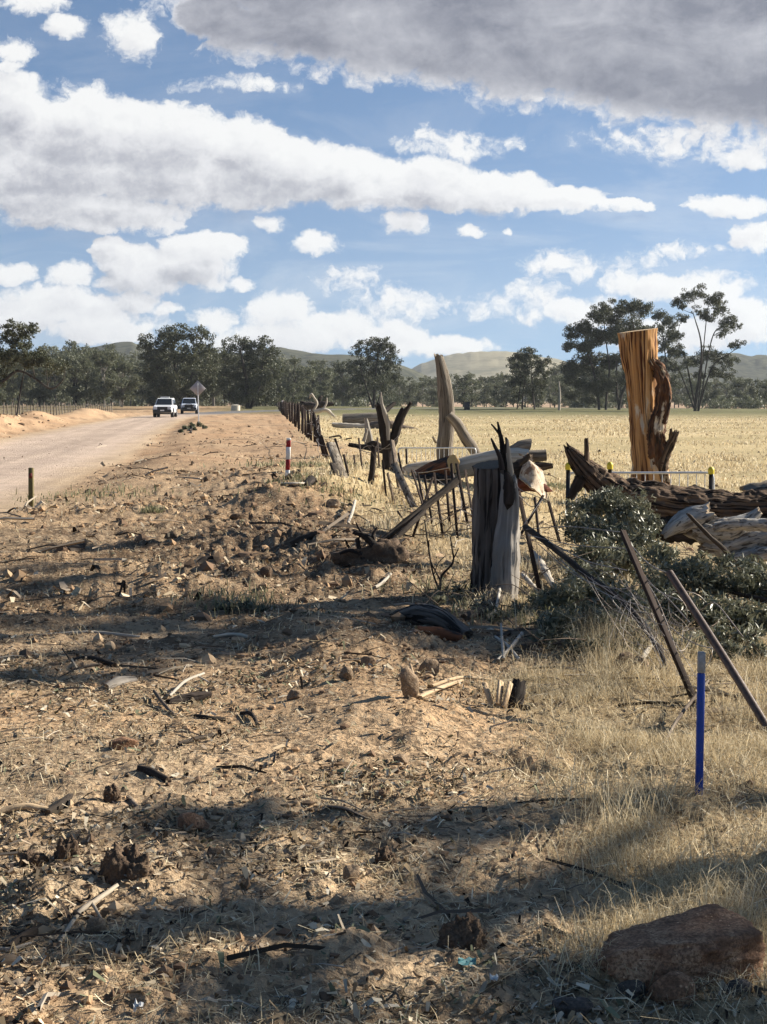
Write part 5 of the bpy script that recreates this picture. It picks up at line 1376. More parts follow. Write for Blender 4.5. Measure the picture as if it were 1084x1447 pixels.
g = plimb([(465, 618, 1.2), (480, 616, 1.4), (484, 621, 1.3), (497, 619, 1)], 60, n=6, seed=79, ends=('jag', 'jag')); solo('dead_branch', g, 'darkstick', 'thin crooked black branch on bare dirt right of the picket fence', 'branch')

# ------------------------------------------------------------------ barriers
def barrier(x0, x1, d, label, ztop, d1=None):
    a = P(x0, HOR, d); c = P(x1, HOR, d1 or d)
    a[2] = float(h_low(a[0], a[1])); c[2] = float(h_low(c[0], c[1]))
    L = np.linalg.norm((c - a)[:2]); zb = min(a[2], c[2])
    def pt(s, z): 
        q = a + (c - a) * s; q[2] = z; return q
    t = thing('crowd_barrier', pt(.5, zb), label, 'barrier', 'steel crowd barriers beside the timber')
    zt, zl = ztop, zb + 0.16; r = 0.10 / L
    fr = [pt(0, zb + .02), pt(0, zt - .12), pt(r * .3, zt - .03), pt(r, zt), pt(.5, zt), pt(1 - r, zt), pt(1 - r * .3, zt - .03), pt(1, zt - .12), pt(1, zb + .02)]
    part('frame', limb(fr, [.019] * len(fr), n=10, rough=0, flute=0, rings=70), 'galv', t)
    part('bottom_rail', limb([pt(0, zl), pt(1, zl)], [.014] * 2, n=8, rough=0, flute=0), 'galv', t)
    nb = 17
    for k in range(1, nb):
        part('bar', limb([pt(k / nb, zl), pt(k / nb, zt)], [.0075] * 2, n=6, rough=0, flute=0, rings=3), 'galv', t)
    for s in (0.03, 0.97):
        q0 = pt(s, zb + .02)
        part('foot', limb([q0 + [0, -.28, 0], q0 + [0, .28, 0]], [.016] * 2, n=8, rough=0, flute=0, rings=3), 'galv', t)
    return t
dz = CAMZ - (668 - HOR) / FPX * 22.8
barrier(804, 1010, 22.8, 'galvanised crowd barrier behind the huge fallen log, below the orange stump', dz)
barrier(563, 673, 40.0, 'thin-barred steel crowd barrier crossing in front of the bare leaning trunk', CAMZ - (633 - HOR) / FPX * 40, 40.0)
for x, y, lab in ((803, 656, 'black steel post with a yellow cap at the left end of the right-hand barrier'), (862, 655, 'black steel post with a yellow cap just right of the log stub'), (1005, 662, 'black steel post with a yellow cap at the right end of the barrier')):
    d = 22.6
    b = P(x, HOR, d); b[2] = float(h_low(b[0], b[1])); top = P(x, y + 5, d)
    t = thing('capped_star_picket', b, lab, 'post', 'yellow-capped posts')
    part('post', picket(b - np.array([0, 0, .2]), top, .034), 'black', t)
    part('cap', limb([top - np.array([0, 0, .03]), top + np.array([0, 0, .045]), top + np.array([0, 0, .075])], [.045, .045, .02], n=10, rough=0, flute=0, rings=5), 'yellow', t)

# ------------------------------------------------------------------ the picket fence in the distance
def far_fence():
    b = np.array([fence_x(90), 90, 0.0]); b[2] = float(h_low(b[0], b[1]))
    t = thing('picket_fence', b, 'long dark fence of rusty steel pickets running away beside the verge to the tree line', 'fence')
    rs = np.random.default_rng(3); tops = []
    ys = np.concatenate([np.linspace(37, 60, 17), np.linspace(61.7, 235, 82)])
    for k, y in enumerate(ys):
        x = float(fence_x(y)) + rs.normal(0, .06); z = float(h_low(x, y))
        h = np.interp(y, [38, 44, 55, 80, 300], [0.62, .8, 1.05, 1.3, 1.5]) * rs.uniform(.94, 1.06)
        lx = rs.normal(0, .05) - np.interp(y, [38, 55], [.25, 0]); ly = rs.normal(0, .04)
        a = np.array([x, y, z - .2]); c = np.array([x + lx, y + ly, z + h]); tops.append(c)
        part('picket', picket(a, c, np.interp(y, [38, 90, 290], [.034, .045, .07]), roll=rs.uniform(0, 2), th=.016), 'rust', t)
    for f in (0.35, 0.65, 0.95):
        pts = [c - np.array([0, 0, (1 - f) * 1.15 * (c[2] - float(h_low(c[0], c[1]))) ]) for c in tops]
        g = Geo()
        limb(pts, [.006] * len(pts), n=4, rough=0, flute=0, rings=len(pts), geo=g); part('wire_strand', g, 'wire', t)
    for (x, y, d) in ((425, 589, 125.), (436, 596, 96.)):
        c = P(x, y, d - 1); part('marker_tape', box(c, (.36, .02, .07), rot=frame(np.array([0, 0, 0]), np.array([.1, 0, 1]))[0]), 'tape', t)
    c = P(399, 568, 240.); part('marker_tag', box(c, (.35, .03, .45)), 'tape', t)
far_fence()

def left_fence():
    a = P(-40, 583, 118); c = P(158, 577, 190)
    b = (a + c) / 2; b[2] = float(h_low(b[0], b[1]))
    t = thing('post_and_wire_fence', b, 'low grey timber post and wire fence beyond the dirt bank at the left', 'fence')
    rs = np.random.default_rng(4); tops = []
    for s in np.linspace(0, 1, 46):
        q = a + (c - a) * s; q[2] = float(h_low(q[0], q[1])) ; h = rs.uniform(1.15, 1.45)
        top = q + np.array([rs.normal(0, .04), 0, h]); tops.append(top)
        part('post', limb([q - np.array([0, 0, .2]), top], [.055 + .02 * (rs.random() > .8), .05], n=7, seed=int(s * 100), rings=4), 'greywood', t)
    for f in (.35, .6, .85):
        part('wire_strand', limb([p - np.array([0, 0, (1 - f) * 1.3]) for p in tops], [.009] * len(tops), n=4, rough=0, flute=0, rings=len(tops)), 'wire', t)
left_fence()

# ------------------------------------------------------------------ collapsed pickets and rails
def lean(name, top, bot, dtop, w, mat, label, cat='fence picket', group='fallen pickets of the collapsed fence', kind='picket', bury=.12, dbot=None):
    b = G(*bot) if dbot is None else P(bot[0], bot[1], dbot)
    a = P(top[0], top[1], b[1] + dtop)
    dirn = (b - a) / np.linalg.norm(b - a); b2 = b + dirn * bury
    if kind == 'picket': g = picket(b2, a, w, roll=(top[0] * .37) % 2)
    elif kind == 'pipe': g = limb([b2, (a + b2) / 2 + [0, 0, .01], a], [w, w, w], n=14, rough=.01, flute=.02, rings=10)
    elif kind == 'plank': g = plank(b2, a, w * 2.2, w * .9, roll=(top[0] * .37) % 1)
    else: g = limb([b2, (a * .5 + b2 * .5) + np.array([.01, 0, .015]), a], [w * 1.1, w, w * .85], n=10, rough=.06, flute=.12, seed=int(top[0]), ends=('flat', 'jag'))
    return solo(name, g, mat, label, cat, group)
LP = 'leaning_picket'
lean(LP, (486, 642), (493, 674), 0.1, .022, 'rust', 'short rusty picket leaning left, first one right of the broken plank')
lean(LP, (500, 643), (502, 663), 0.1, .022, 'rust', 'short upright picket in front of the burnt roots, left one of two')
lean(LP, (507, 619), (513, 671), 0.2, .020, 'rust', 'thin tall picket between the burnt roots and the forked dead tree')
lean(LP, (529, 630), (523, 686), 0.1, .05, 'charred', 'thick black charred post close left of the forked dead tree', kind='pole')
lean(LP, (533, 618), (536, 664), 0.2, .022, 'rust', 'upright dark picket directly behind the charred post by the forked tree')
lean(LP, (554, 622), (566, 700), 0.4, .040, 'stick', 'slim split timber picket leaning on the right of the forked tree', kind='plank')
lean(LP, (557, 655), (585, 718), 0.5, .048, 'greywood', 'wide grey split timber picket leaning left below the forked tree', kind='plank')
lean(LP, (563, 640), (575, 706), 0.3, .017, 'rust', 'rusty picket between the two split timber pickets by the forked tree')
lean(LP, (574, 634), (575, 664), 0.1, .022, 'rust', 'short upright picket before the pale log right of the forked tree')
lean(LP, (582, 664), (608, 748), 0.5, .014, 'rust', 'thin brown picket leaning left, before the charred log')
lean(LP, (612, 674), (581, 766), 0.2, .014, 'rust', 'picket leaning right, crossing behind the long fallen rails')
lean(LP, (613, 668), (626, 760), 0.4, .016, 'rust', 'dark picket hanging below the reddish log, left of the three upright ones')
lean(LP, (638, 655), (647, 764), 0.4, .017, 'rust', 'dark picket under the orange sawn log end')
lean(LP, (645, 655), (661, 743), 0.4, .020, 'rust', 'thick dark picket just right of the orange sawn log end')
lean(LP, (657, 664), (669, 737), 0.4, .019, 'rust', 'dark picket next to the left edge of the near stump')
lean(LP, (562, 722), (575, 742), 0.1, .014, 'rust', 'stub of a picket poking out above the left end of the long rails')
lean(LP, (590, 668), (603, 736), 0.4, .016, 'rust', 'thin rusty picket left of the crossing pair below the charred log')
lean(LP, (600, 672), (613, 752), 0.5, .016, 'rust', 'thin rusty picket whose foot stands just above the upper long rail')
lean(LP, (629, 664), (636, 748), 0.3, .017, 'rust', 'thin dark picket left of the one under the orange log end')
lean(LP, (650, 672), (655, 722), 0.2, .016, 'rust', 'short thin picket half hidden between the two thick dark ones')
lean(LP, (541, 650), (546, 704), 0.0, .02, 'rust', 'dark picket standing before the foot of the forked dead tree')
lean(LP, (548, 668), (557, 712), -0.2, .02, 'stick', 'short grey split stake at the near foot of the forked tree', kind='plank')
lean(LP, (756, 702), (762, 760), 0.4, .02, 'rust', 'picket far behind the tall black picket, near the curled bark slab')
b = G(536, 768)
solo('fallen_rail', limb([P(535, 769, b[1] - .1), P(590, 724, b[1] + .3), P(647, 678, b[1] + .7)], [.036, .038, .042], n=10, flute=.15, seed=91, ends=('jag', 'jag')), 'darkstick', 'long dark rail sloping up from the dirt to the near stump, upper one of two', 'rail', 'fallen rails')
solo('fallen_rail', limb([P(549, 769, b[1] - .2), P(575, 746, b[1]), P(600, 722, b[1] + .3)], [.026, .028, .026], n=10, flute=.15, seed=92, ends=('jag', 'jag')), 'darkstick', 'shorter dark rail close beneath the long sloping rail', 'rail', 'fallen rails')
lean(LP, (732, 694), (764, 843), 0.5, .022, 'rust', 'tall black picket leaning left just right of the near stump')
lean(LP, (768, 700), (730, 766), 0.3, .017, 'rust', 'picket leaning right, crossing behind the tall black picket by the near stump')
lean(LP, (775, 709), (791, 768), 0.3, .022, 'rust', 'dark picket at the left edge of the fallen leafy branches')
lean(LP, (879, 750), (985, 1000), 0.9, .021, 'rust', 'long black star picket leaning left in front of the leafy branches')
lean('leaning_pipe', (946, 809), (1096, 1048), 0.9, .020, 'rustpipe', 'thick brown rusty pipe leaning left at the right edge, rightmost of all', kind='pipe', cat='pipe')
lean('leaning_picket', (467, 626), (485, 674), 0.3, .07, 'greywood', 'broad broken grey plank leaning at the near end of the picket fence', kind='plank', cat='plank')
lean('leaning_picket', (470, 655), (478, 676), 0.2, .05, 'darkstick', 'small dark splinter of plank at the foot of the broken grey plank', kind='plank', cat='plank')
pts = [P(742, 744, 11.6), P(790, 780, 11.2), P(832, 815, 10.6), P(880, 850, 10), P(930, 915, 9.3), P(944, 958, 8.9)]
solo('bent_pole', limb(pts, [.024, .023, .021, .019, .016, .012], n=10, flute=.12, rough=.05, seed=93, ends=('jag', 'jag')), 'darkstick', 'long thin dark pole sagging diagonally down through the wire tangle', 'pole')

# fence wire
def wires(name, lines, r, label, cat='fence wire'):
    g = Geo()
    for ln in lines: limb([P(*q) for q in ln], [r] * len(ln), n=5, rough=0, flute=0, rings=max(8, len(ln) * 6), geo=g)
    return solo(name, g, 'wire', label, cat)
wires('fence_wire', [[(744, 748, 11.4), (800, 744, 11), (878, 752, 9.6)], [(746, 756, 11.4), (810, 770, 10.8), (882, 775, 9.6)], [(775, 765, 11), (830, 793, 10.2), (886, 806, 9.4)], [(880, 756, 9.6), (915, 795, 9), (948, 812, 8.6)], [(884, 775, 9.5), (925, 830, 9), (965, 850, 8.4)], [(900, 812, 9.3), (940, 842, 8.9), (975, 880, 8.2)], [(760, 768, 11.2), (812, 812, 10.6), (870, 832, 9.8), (905, 826, 9.2)], [(790, 790, 10.9), (850, 836, 10.1), (918, 860, 9.0)], [(955, 824, 8.6), (985, 862, 8.2), (1010, 852, 8.1), (1050, 900, 7.8)], [(930, 872, 9.0), (975, 906, 8.4), (1020, 920, 8)], [(884, 760, 9.6), (900, 800, 9.3), (930, 850, 8.9), (960, 930, 8.4)]], .0034, 'slack grey fence wires strung between the near leaning pickets')
wires('fence_wire', [[(505, 634, 29), (525, 640, 28.4), (545, 632, 28), (563, 616, 28)], [(563, 618, 28), (549, 634, 28.1), (520, 630, 28.3), (508, 640, 29)], [(553, 660, 27), (590, 668, 26), (640, 660, 24)], [(575, 674, 26), (610, 678, 25), (648, 676, 24)], [(555, 625, 27.7), (556, 660, 27)]], .006, 'pale slack fence wire looped round the forked dead tree')
wires('fence_wire', [[(556, 690, 25), (600, 700, 23), (645, 694, 21), (668, 700, 19)], [(560, 716, 23), (610, 722, 21.5), (655, 716, 20), (670, 722, 18)], [(566, 735, 22), (605, 745, 20), (640, 738, 19)], [(556, 640, 26), (585, 684, 24), (612, 676, 23), (640, 690, 22), (662, 668, 20)], [(560, 676, 25), (590, 716, 22), (630, 712, 21), (668, 728, 18)], [(585, 664, 24), (600, 700, 22.5), (592, 744, 20)], [(568, 704, 23), (590, 748, 20.5), (628, 762, 19), (664, 742, 18)], [(640, 668, 22), (652, 704, 20.5), (648, 744, 19.5)], [(575, 700, 23), (588, 730, 21.5), (596, 760, 19.5)], [(616, 690, 22), (622, 725, 20.5), (640, 755, 19)]], .0055, 'sagging grey wires joining the pickets left of the near stump')
wires('fence_wire', [[(728, 690, 12.1), (728, 672, 12.2), (733, 690, 12), (755, 700, 11.9), (775, 708, 11.8)], [(733, 700, 12), (752, 716, 12), (768, 703, 12)], [(766, 706, 12), (745, 735, 11.8), (735, 748, 11.7)]], .0032, 'twisted wire hanging on the pickets right of the near stump')
def tangle():
    rs = np.random.default_rng(12); g = Geo()
    for k in range(20):
        x0 = rs.uniform(815, 900); y0 = 795 + (x0 - 815) * .75 + rs.uniform(-12, 10)
        x1 = rs.uniform(925, 1000); y1 = rs.uniform(880, 985); d0 = rs.uniform(9.4, 10); d1 = rs.uniform(8.2, 8.9)
        mx_, my = (x0 + x1) / 2 + rs.normal(0, 20), (y0 + y1) / 2 + rs.normal(0, 24) - 6
        limb([P(x0, y0, d0), P(mx_ - 12, my - 14, (d0 + d1) / 2), P(mx_ + 10, my + 8, (d0 + d1) / 2 + rs.normal(0, .1)), P(x1, y1, d1)], [.0017] * 4, n=4, rough=0, flute=0, rings=18, geo=g)
    for k in range(12):
        c = P(rs.uniform(900, 985), rs.uniform(840, 960), rs.uniform(8.4, 9.2)); R = rs.uniform(.04, .14); ax = rs.normal(size=3); ax /= np.linalg.norm(ax)
        u = np.cross(ax, [0, 0, 1]); u /= np.linalg.norm(u); w = np.cross(ax, u); a0 = rs.uniform(0, 6); an = np.linspace(a0, a0 + rs.uniform(2, 5), 8)
        limb([c + R * (math.cos(q) * u + math.sin(q) * w) + ax * .02 * i for i, q in enumerate(an)], [.0022] * 8, n=4, rough=0, flute=0, rings=20, geo=g)
    solo('wire_tangle', g, 'wire', 'loose tangle of springy pale fence wire between the black picket and the rusty pipe', 'fence wire')
tangle()

# ------------------------------------------------------------------ fallen leafy branches
def bush(name, blobs, stems, label, seed, leaf, dens, cat='branch', mat='bushleaf', clump=.42, droop=.5, aspect=.26):
    rs = np.random.default_rng(seed)
    def seat(x, y, r, d):
        # nearer, until the clump sits on the ground instead of in it
        while d > 6:
            p = P(x, y, d)
            if p[2] - 0.62 * r * d / FPX >= float(h_low(p[0], p[1])): return d
            d -= 0.1
        return d
    blobs = [(x, y, r, seat(x, y, r, d), *q) for (x, y, r, d, *q) in blobs]
    B = [(P(x, y, d), r * d / FPX, (q[0] if q else 1.0)) for (x, y, r, d, *q) in blobs]
    lo = min(B, key=lambda b: b[0][2] - b[1])[0]
    base = np.array([np.mean([b[0][0] for b in B]), np.mean([b[0][1] for b in B]), 0]); base[2] = float(h_low(base[0], base[1]))
    root = thing(name, base, label, cat)
    g = Geo()
    for st in stems:
        st = [(x, y, r, seat(x, y, r, d)) for (x, y, r, d) in st]
        part('stem', limb([P(x, y, d) for (x, y, r, d) in st], [r * d / FPX for (x, y, r, d) in st], n=7, rough=.05, seed=seed, ends=('jag', 'point')), 'darkstick', root)
    V, Q, rv, tufts = crown_geo(B, rs, leaf, dens, clump, droop, aspect, zs=.9)
    for t in tufts[::2]: branch(g, t[2], t[0] + rs.normal(size=3) * t[1] * .4, .008, .0025, rs, n=4)
    # keep leaves above ground
    part('twigs', g, 'darkstick', root)['kind'] = 'stuff'
    Vq = V.reshape(-1, 4, 3); gz = h_low(Vq[:, 0, 0], Vq[:, 0, 1]); k = Vq[:, :, 2].min(1) > gz
    V = Vq[k].reshape(-1, 3); rv = rv.reshape(-1, 4)[k].ravel(); Q = np.arange(len(V)).reshape(-1, 4)
    emit_leaves('foliage', V, Q, rv, M[mat], root)
    return root
bush('fallen_leafy_branch', [(830, 720, 22, 15.5), (860, 712, 26, 15.6), (890, 730, 28, 15.4), (820, 748, 24, 15), (860, 755, 32, 14.8), (905, 765, 24, 14.6), (840, 785, 26, 14.2), (885, 795, 28, 14), (915, 740, 16, 15.2)],
     [[(930, 770, 5, 15), (880, 750, 4, 15), (830, 725, 2, 15.3)], [(900, 790, 4, 14.4), (850, 770, 3, 14.6), (815, 745, 1.5, 15)]], 'dark green leafy gum branches heaped under the left end of the huge fallen log', 81, .058, 1.25, clump=.62)
bush('fallen_leafy_branch', [(790, 850, 30, 12.2), (830, 845, 32, 12), (800, 890, 28, 11.6), (845, 888, 30, 11.4), (880, 850, 28, 11.6), (890, 895, 26, 11), (775, 880, 18, 11.8), (850, 815, 22, 12.6), (815, 812, 18, 13), (770, 905, 16, 11), (810, 915, 18, 10.6), (850, 918, 18, 10.4), (760, 850, 14, 12), (895, 920, 14, 10.4)],
     [[(900, 890, 4, 11.2), (850, 860, 3, 11.6), (800, 840, 1.5, 12)], [(880, 880, 3, 11.2), (830, 880, 2.4, 11.4), (780, 870, 1.4, 11.8)]], 'dark leafy gum branches on the ground between the near stump and the sagging pole', 82, .058, 1.25, clump=.62)
bush('fallen_leafy_branch', [(925, 830, 26, 11.8), (965, 820, 28, 12), (1005, 830, 28, 12), (1045, 825, 28, 12), (1080, 835, 26, 12), (950, 870, 28, 11), (1000, 870, 30, 11), (1050, 872, 30, 11), (1090, 880, 26, 11), (1010, 905, 22, 10.4), (1055, 905, 22, 10.4), (935, 790, 20, 12.6), (985, 795, 16, 12.8), (1100, 840, 30, 11.8), (930, 905, 20, 10.2), (970, 915, 20, 10.2), (1030, 925, 18, 10), (1075, 930, 18, 10), (1020, 800, 16, 12.8), (1060, 800, 16, 12.6), (905, 860, 20, 11.4)],
     [[(1100, 900, 5, 10.8), (1030, 870, 4, 11.2), (960, 840, 2.4, 11.6), (930, 815, 1.2, 12)], [(1090, 850, 4, 11.6), (1030, 835, 3, 12), (980, 815, 1.4, 12.2)]], 'wide heap of wilting gum leaves filling the right edge below the silver roots', 83, .058, 1.25, clump=.62)
bush('fallen_leafy_branch', [(650, 838, 20, 12.6, .6), (680, 856, 22, 12, .6), (620, 850, 12, 12.4, .5), (735, 862, 20, 11.9, .7), (705, 872, 16, 11.8, .6)], [[(735, 880, 2, 11.6), (690, 865, 1.6, 11.9), (640, 845, 1, 12.4)]], 'thin scatter of dark leafy twigs round the foot of the near stump', 84, .05, .7)
bush('shrub', [(262, 605, 3.6, 92), (271, 602, 4.4, 93), (281, 601, 4, 93), (256, 610, 2.6, 90), (289, 604, 3, 92), (275, 607, 2.6, 90)], [[(270, 612, 1.2, 92), (272, 602, .8, 92)]], 'low grey-green shrub on the verge at the foot of the road sign', 85, .16, .8, 'shrub', 'hazyleaf', aspect=.45)
bush('fallen_leafy_branch', [(330, 858, 14, 11.9, .6), (350, 855, 12, 12, .6), (312, 856, 9, 12, .5), (368, 862, 8, 11.8, .5)], [[(300, 862, 1.5, 11.8), (335, 860, 1.2, 11.9), (372, 862, .8, 11.8)]], 'small wilted grey-green leafy spray lying flat on the bare churned dirt', 86, .05, .35)
def brush():
    rs = np.random.default_rng(44); g = Geo()
    for (xa, xb, ya, yb, d0, d1, n, L, r) in ((575, 665, 700, 765, 17, 24, 26, .7, .006), (735, 800, 720, 880, 11, 14, 40, .6, .0045), (930, 1090, 770, 800, 13.5, 14.8, 26, .7, .006), (600, 690, 830, 880, 11.4, 12.6, 22, .4, .004), (800, 1000, 900, 940, 9.2, 10.2, 24, .45, .004)):
        for _ in range(n):
            b = G(rs.uniform(xa, xb), rs.uniform(ya, yb)) + np.array([0, 0, rs.uniform(.0, .14)])
            dv = rs.normal(size=3) * np.array([1, .8, .45]); dv /= np.linalg.norm(dv); dv[2] = abs(dv[2]) * .8; l = L * rs.uniform(.4, 1.2)
            bend = rs.normal(size=3) * l * .12
            limb([b, b + dv * l * .5 + bend, b + dv * l], [r, r * .8, r * .4], n=5, rough=0, flute=0, rings=7, geo=g)
            if rs.random() < .6:
                c = b + dv * l * .5 + bend; e = dv + rs.normal(size=3) * .6; limb([c, c + e * l * .2, c + e * l * .4], [r * .6, r * .5, r * .25], n=4, rough=0, flute=0, rings=4, geo=g)
    emit('dead_brush', g, M['stick'], origin=(0, 0, 0), kind='stuff')
brush()
# bare sapling before the near stump
g = Geo()
for st in ([(626, 868, 2.2), (623, 840, 2), (624, 815, 1.6), (640, 795, 1.3), (639, 775, 1), (636, 758, .8)], [(623, 838, 1.5), (612, 810, 1.2), (605, 770, 1), (600, 735, .7)], [(622, 820, 1), (608, 790, .8), (606, 764, .6)], [(640, 792, .9), (648, 775, .7)], [(613, 812, .8), (620, 795, .6), (630, 785, .5)]):
    plimb([(x, y, r * 1.25) for x, y, r in st], 12.6, n=6, rough=.05, seed=int(st[0][0]), ends=('flat', 'point'), geo=g)
solo('bare_sapling', g, 'darkstick', 'thin leafless sapling standing left of the near stump', 'sapling')

# ------------------------------------------------------------------ pegs, posts and the sign
def peg(name, x, ytop, ybot, w, segs, label, lean_px=0, cat='peg', th=None):
    b = G(x, ybot); s = b[1] / FPX
    t = thing(name, b, label, cat)
    up = P(x + lean_px, ytop, b[1]); R, L = frame(b, up)
    z0 = 0.0
    for (frac, mat, nm) in segs:
        z1 = z0 + frac * L; k = .0 if nm == 'shaft' else .0015
        a = b + (up - b) * (z0 / L) - (0 if z0 else 1) * (up - b) / L * .12; c = b + (up - b) * (z1 / L)
        part(nm, plank(a, c, w * s + k, (th or w) * s + k, bevel=.003), mat, t); z0 = z1
    return t
peg('blue_survey_peg', 987.5, 921, 1132, 9.5, [(.86, 'blue', 'painted_shaft'), (.14, 'rawpeg', 'bare_tip')], 'square blue survey peg with a bare grey tip standing in the dry grass', 4)
peg('striped_survey_peg', 406, 619, 679, 6.0, [(.25, 'white', 'white_band'), (.25, 'red', 'red_band'), (.29, 'white', 'white_band'), (.16, 'red', 'red_band'), (.05, 'white', 'white_band')], 'red and white banded survey peg standing on the verge', 2)
t = peg('guide_post', 44, 661, 716, 6.4, [(1.0, 'olive', 'shaft')], 'short olive timber guide post at the near edge of the dirt road', 0, 'post')
c = P(44, 672, t.location.y); part('reflector', box(c - np.array([0, .04, 0]), (.05, .008, .075)), 'darkred' if 'darkred' in M else 'black', t)
# road sign seen from behind
b = G(281, 600); d = b[1]
t = thing('road_sign', b, 'bare back of a diamond road sign on a pale pole', 'road sign')
part('pole', limb([b - np.array([0, 0, .2]), P(279.5, 541, d)], [.032, .032], n=10, rough=0, flute=0), 'galv', t)
c = P(279.5, 549, d) + np.array([0, -.06 + .09, 0]); a45 = math.radians(45)
Rd = np.array([[math.cos(a45), 0, math.sin(a45)], [0, 1, 0], [-math.sin(a45), 0, math.cos(a45)]])
w = 16.0 * d / FPX
part('panel', box(c, (w, .012, w), rot=Rd, bevel=.004), 'signback', t)
for dzz in (-.22, .22): part('bracket', box(c + np.array([0, -.03, dzz]), (.12, .03, .05)), 'galv', t)

# ------------------------------------------------------------------ the two vehicles
def loft(rings, close=True):
    g = Geo(); n = len(rings[0]); V = np.concatenate([np.asarray(r, float) for r in rings])
    q = [[k * n + i, k * n + (i + 1) % n, (k + 1) * n + (i + 1) % n, (k + 1) * n + i] for k in range(len(rings) - 1) for i in range(n)]
    m = len(rings); V = np.vstack([V, np.mean(rings[0], 0), np.mean(rings[-1], 0)])
    t = [[(i + 1) % n, i, m * n] for i in range(n)] + [[(m - 1) * n + i, (m - 1) * n + (i + 1) % n, m * n + 1] for i in range(n)]
    return g.add(V, quads=q, tris=t)
def rrect(y, w, z0, z1, r=.08, taper=.0):
    return [(-w + r, y, z0), (w - r, y, z0), (w, y, z0 + r), (w - taper, y, z1 - r), (w - taper - r, y, z1), (-w + taper + r, y, z1), (-w + taper, y, z1 - r), (-w, y, z0 + r)]
def vehicle(x, ybase, d, paint, label, heading, bullbar, lightbar, grp='pair of white four-wheel drives'):
    b = P(x, HOR, d); b[2] = float(h_full(np.array([b[0]]), np.array([b[1]]))[0]) 
    root = thing('four_wheel_drive', b, label, 'vehicle', grp)
    Rz = np.array([[math.cos(heading), -math.sin(heading), 0], [math.sin(heading), math.cos(heading), 0], [0, 0, 1]])
    def put(nm, g, mat, par=None, smooth=False):
        h = Geo(); 
        for i, v in enumerate(g.v): g.v[i] = v @ Rz.T + b
        return part(nm, g, mat, par or root, smooth=smooth)
    body = put('body', loft([rrect(-2.62, .78, .52, .98, .1), rrect(-2.5, .88, .44, 1.06, .1), rrect(-1.9, .93, .42, 1.12, .1), rrect(-1.15, .93, .40, 1.17, .08), rrect(.9, .93, .40, 1.14, .07), rrect(2.3, .92, .42, 1.12, .07), rrect(2.62, .88, .5, 1.08, .07)]), paint)
    cab = loft([[(-.86, -1.22, 1.12), (.86, -1.22, 1.12), (.88, 1.9, 1.1), (-.88, 1.9, 1.1)], [(-.80, -.85, 1.42), (.80, -.85, 1.42), (.82, 1.85, 1.42), (-.82, 1.85, 1.42)], [(-.70, -.42, 1.76), (.70, -.42, 1.76), (.72, 1.7, 1.76), (-.72, 1.7, 1.76)], [(-.62, -.28, 1.82), (.62, -.28, 1.82), (.64, 1.6, 1.83), (-.64, 1.6, 1.83)]])
    put('cabin', cab, paint)
    n = np.array([0, -.012, .01])
    ws = np.array([[-.76, -1.135, 1.19], [.76, -1.135, 1.19], [.66, -.47, 1.73], [-.66, -.47, 1.73]]) + [0, -.03, .03]
    put('windscreen', Geo().add(np.vstack([ws, ws + [0, .03, -.02]]), quads=[[0, 1, 2, 3], [7, 6, 5, 4], [0, 4, 5, 1], [1, 5, 6, 2], [2, 6, 7, 3], [3, 7, 4, 0]]), 'glass')
    for s in (-1, 1):
        sw = np.array([[s * .868, -.95, 1.2], [s * .880, 1.75, 1.18], [s * .75, 1.6, 1.70], [s * .735, -.42, 1.70]]) + [s * .012, 0, 0]
        put('side_window', Geo().add(np.vstack([sw, sw - [s * .03, 0, 0]]), quads=[[0, 1, 2, 3], [7, 6, 5, 4], [0, 4, 5, 1], [1, 5, 6, 2], [2, 6, 7, 3], [3, 7, 4, 0]]), 'glass')
        put('headlight', box((s * .70, -2.6, .93), (.34, .12, .17), bevel=.03), 'lamp')
        put('mirror', box((s * 1.04, -.92, 1.25), (.2, .12, .2), bevel=.03), 'black')
        put('fender_flare', loft([[(s * .90, yy, .62 + .28 * math.sin(th)) for yy in (-1.0,)] * 1 + [(s * .98, -1.55 + .52 * math.cos(th), .42 + .5 * math.sin(th)), (s * .98, -1.55 + .42 * math.cos(th), .42 + .42 * math.sin(th)), (s * .90, -1.55 + .42 * math.cos(th), .42 + .42 * math.sin(th))] for th in np.linspace(.1, math.pi - .1, 9)]), 'black')
        for yy in (-1.55, 1.6):
            wh = put('wheel', limb([[s * .70, yy, .40], [s * .96, yy, .40]], [.40, .40], n=22, rough=0, flute=0, rings=3), 'tyre')
            put('rim', limb([[s * .93, yy, .40], [s * .975, yy, .40]], [.25, .23], n=14, rough=0, flute=0, rings=2), 'rim', wh)
    put('grille', box((0, -2.63, .86), (.98, .08, .30), bevel=.02), 'black')
    put('bumper', box((0, -2.66, .60), (1.74, .16, .30), bevel=.04), 'black')
    put('underbody', box((0, 0, .40), (1.3, 4.6, .2)), 'black')
    put('number_plate', box((0, -2.76, .66), (.37, .02, .12)), 'plate')
    if lightbar: put('light_bar', box((0, .0, 1.90), (.9, .16, .10), bevel=.02), 'white')
    if bullbar:
        g = Geo()
        for z in (.72, 1.02): limb([[-.62, -2.80, z], [0, -2.84, z], [.62, -2.80, z]], [.035] * 3, n=8, rough=0, flute=0, rings=6, geo=g)
        for s in (-1, 1): limb([[s * .5, -2.8, .5], [s * .48, -2.84, .8], [s * .3, -2.82, 1.12]], [.035] * 3, n=8, rough=0, flute=0, rings=6, geo=g)
        limb([[-.3, -2.82, 1.12], [.3, -2.82, 1.12]], [.035] * 2, n=8, rough=0, flute=0, rings=3, geo=g)
        put('bull_bar', g, 'black', smooth=True)
    return root
vehicle(233.5, 588, 150, 'carwhite', 'white four-wheel drive ute with black bumper leading on the dirt road', math.radians(2.0), False, True)
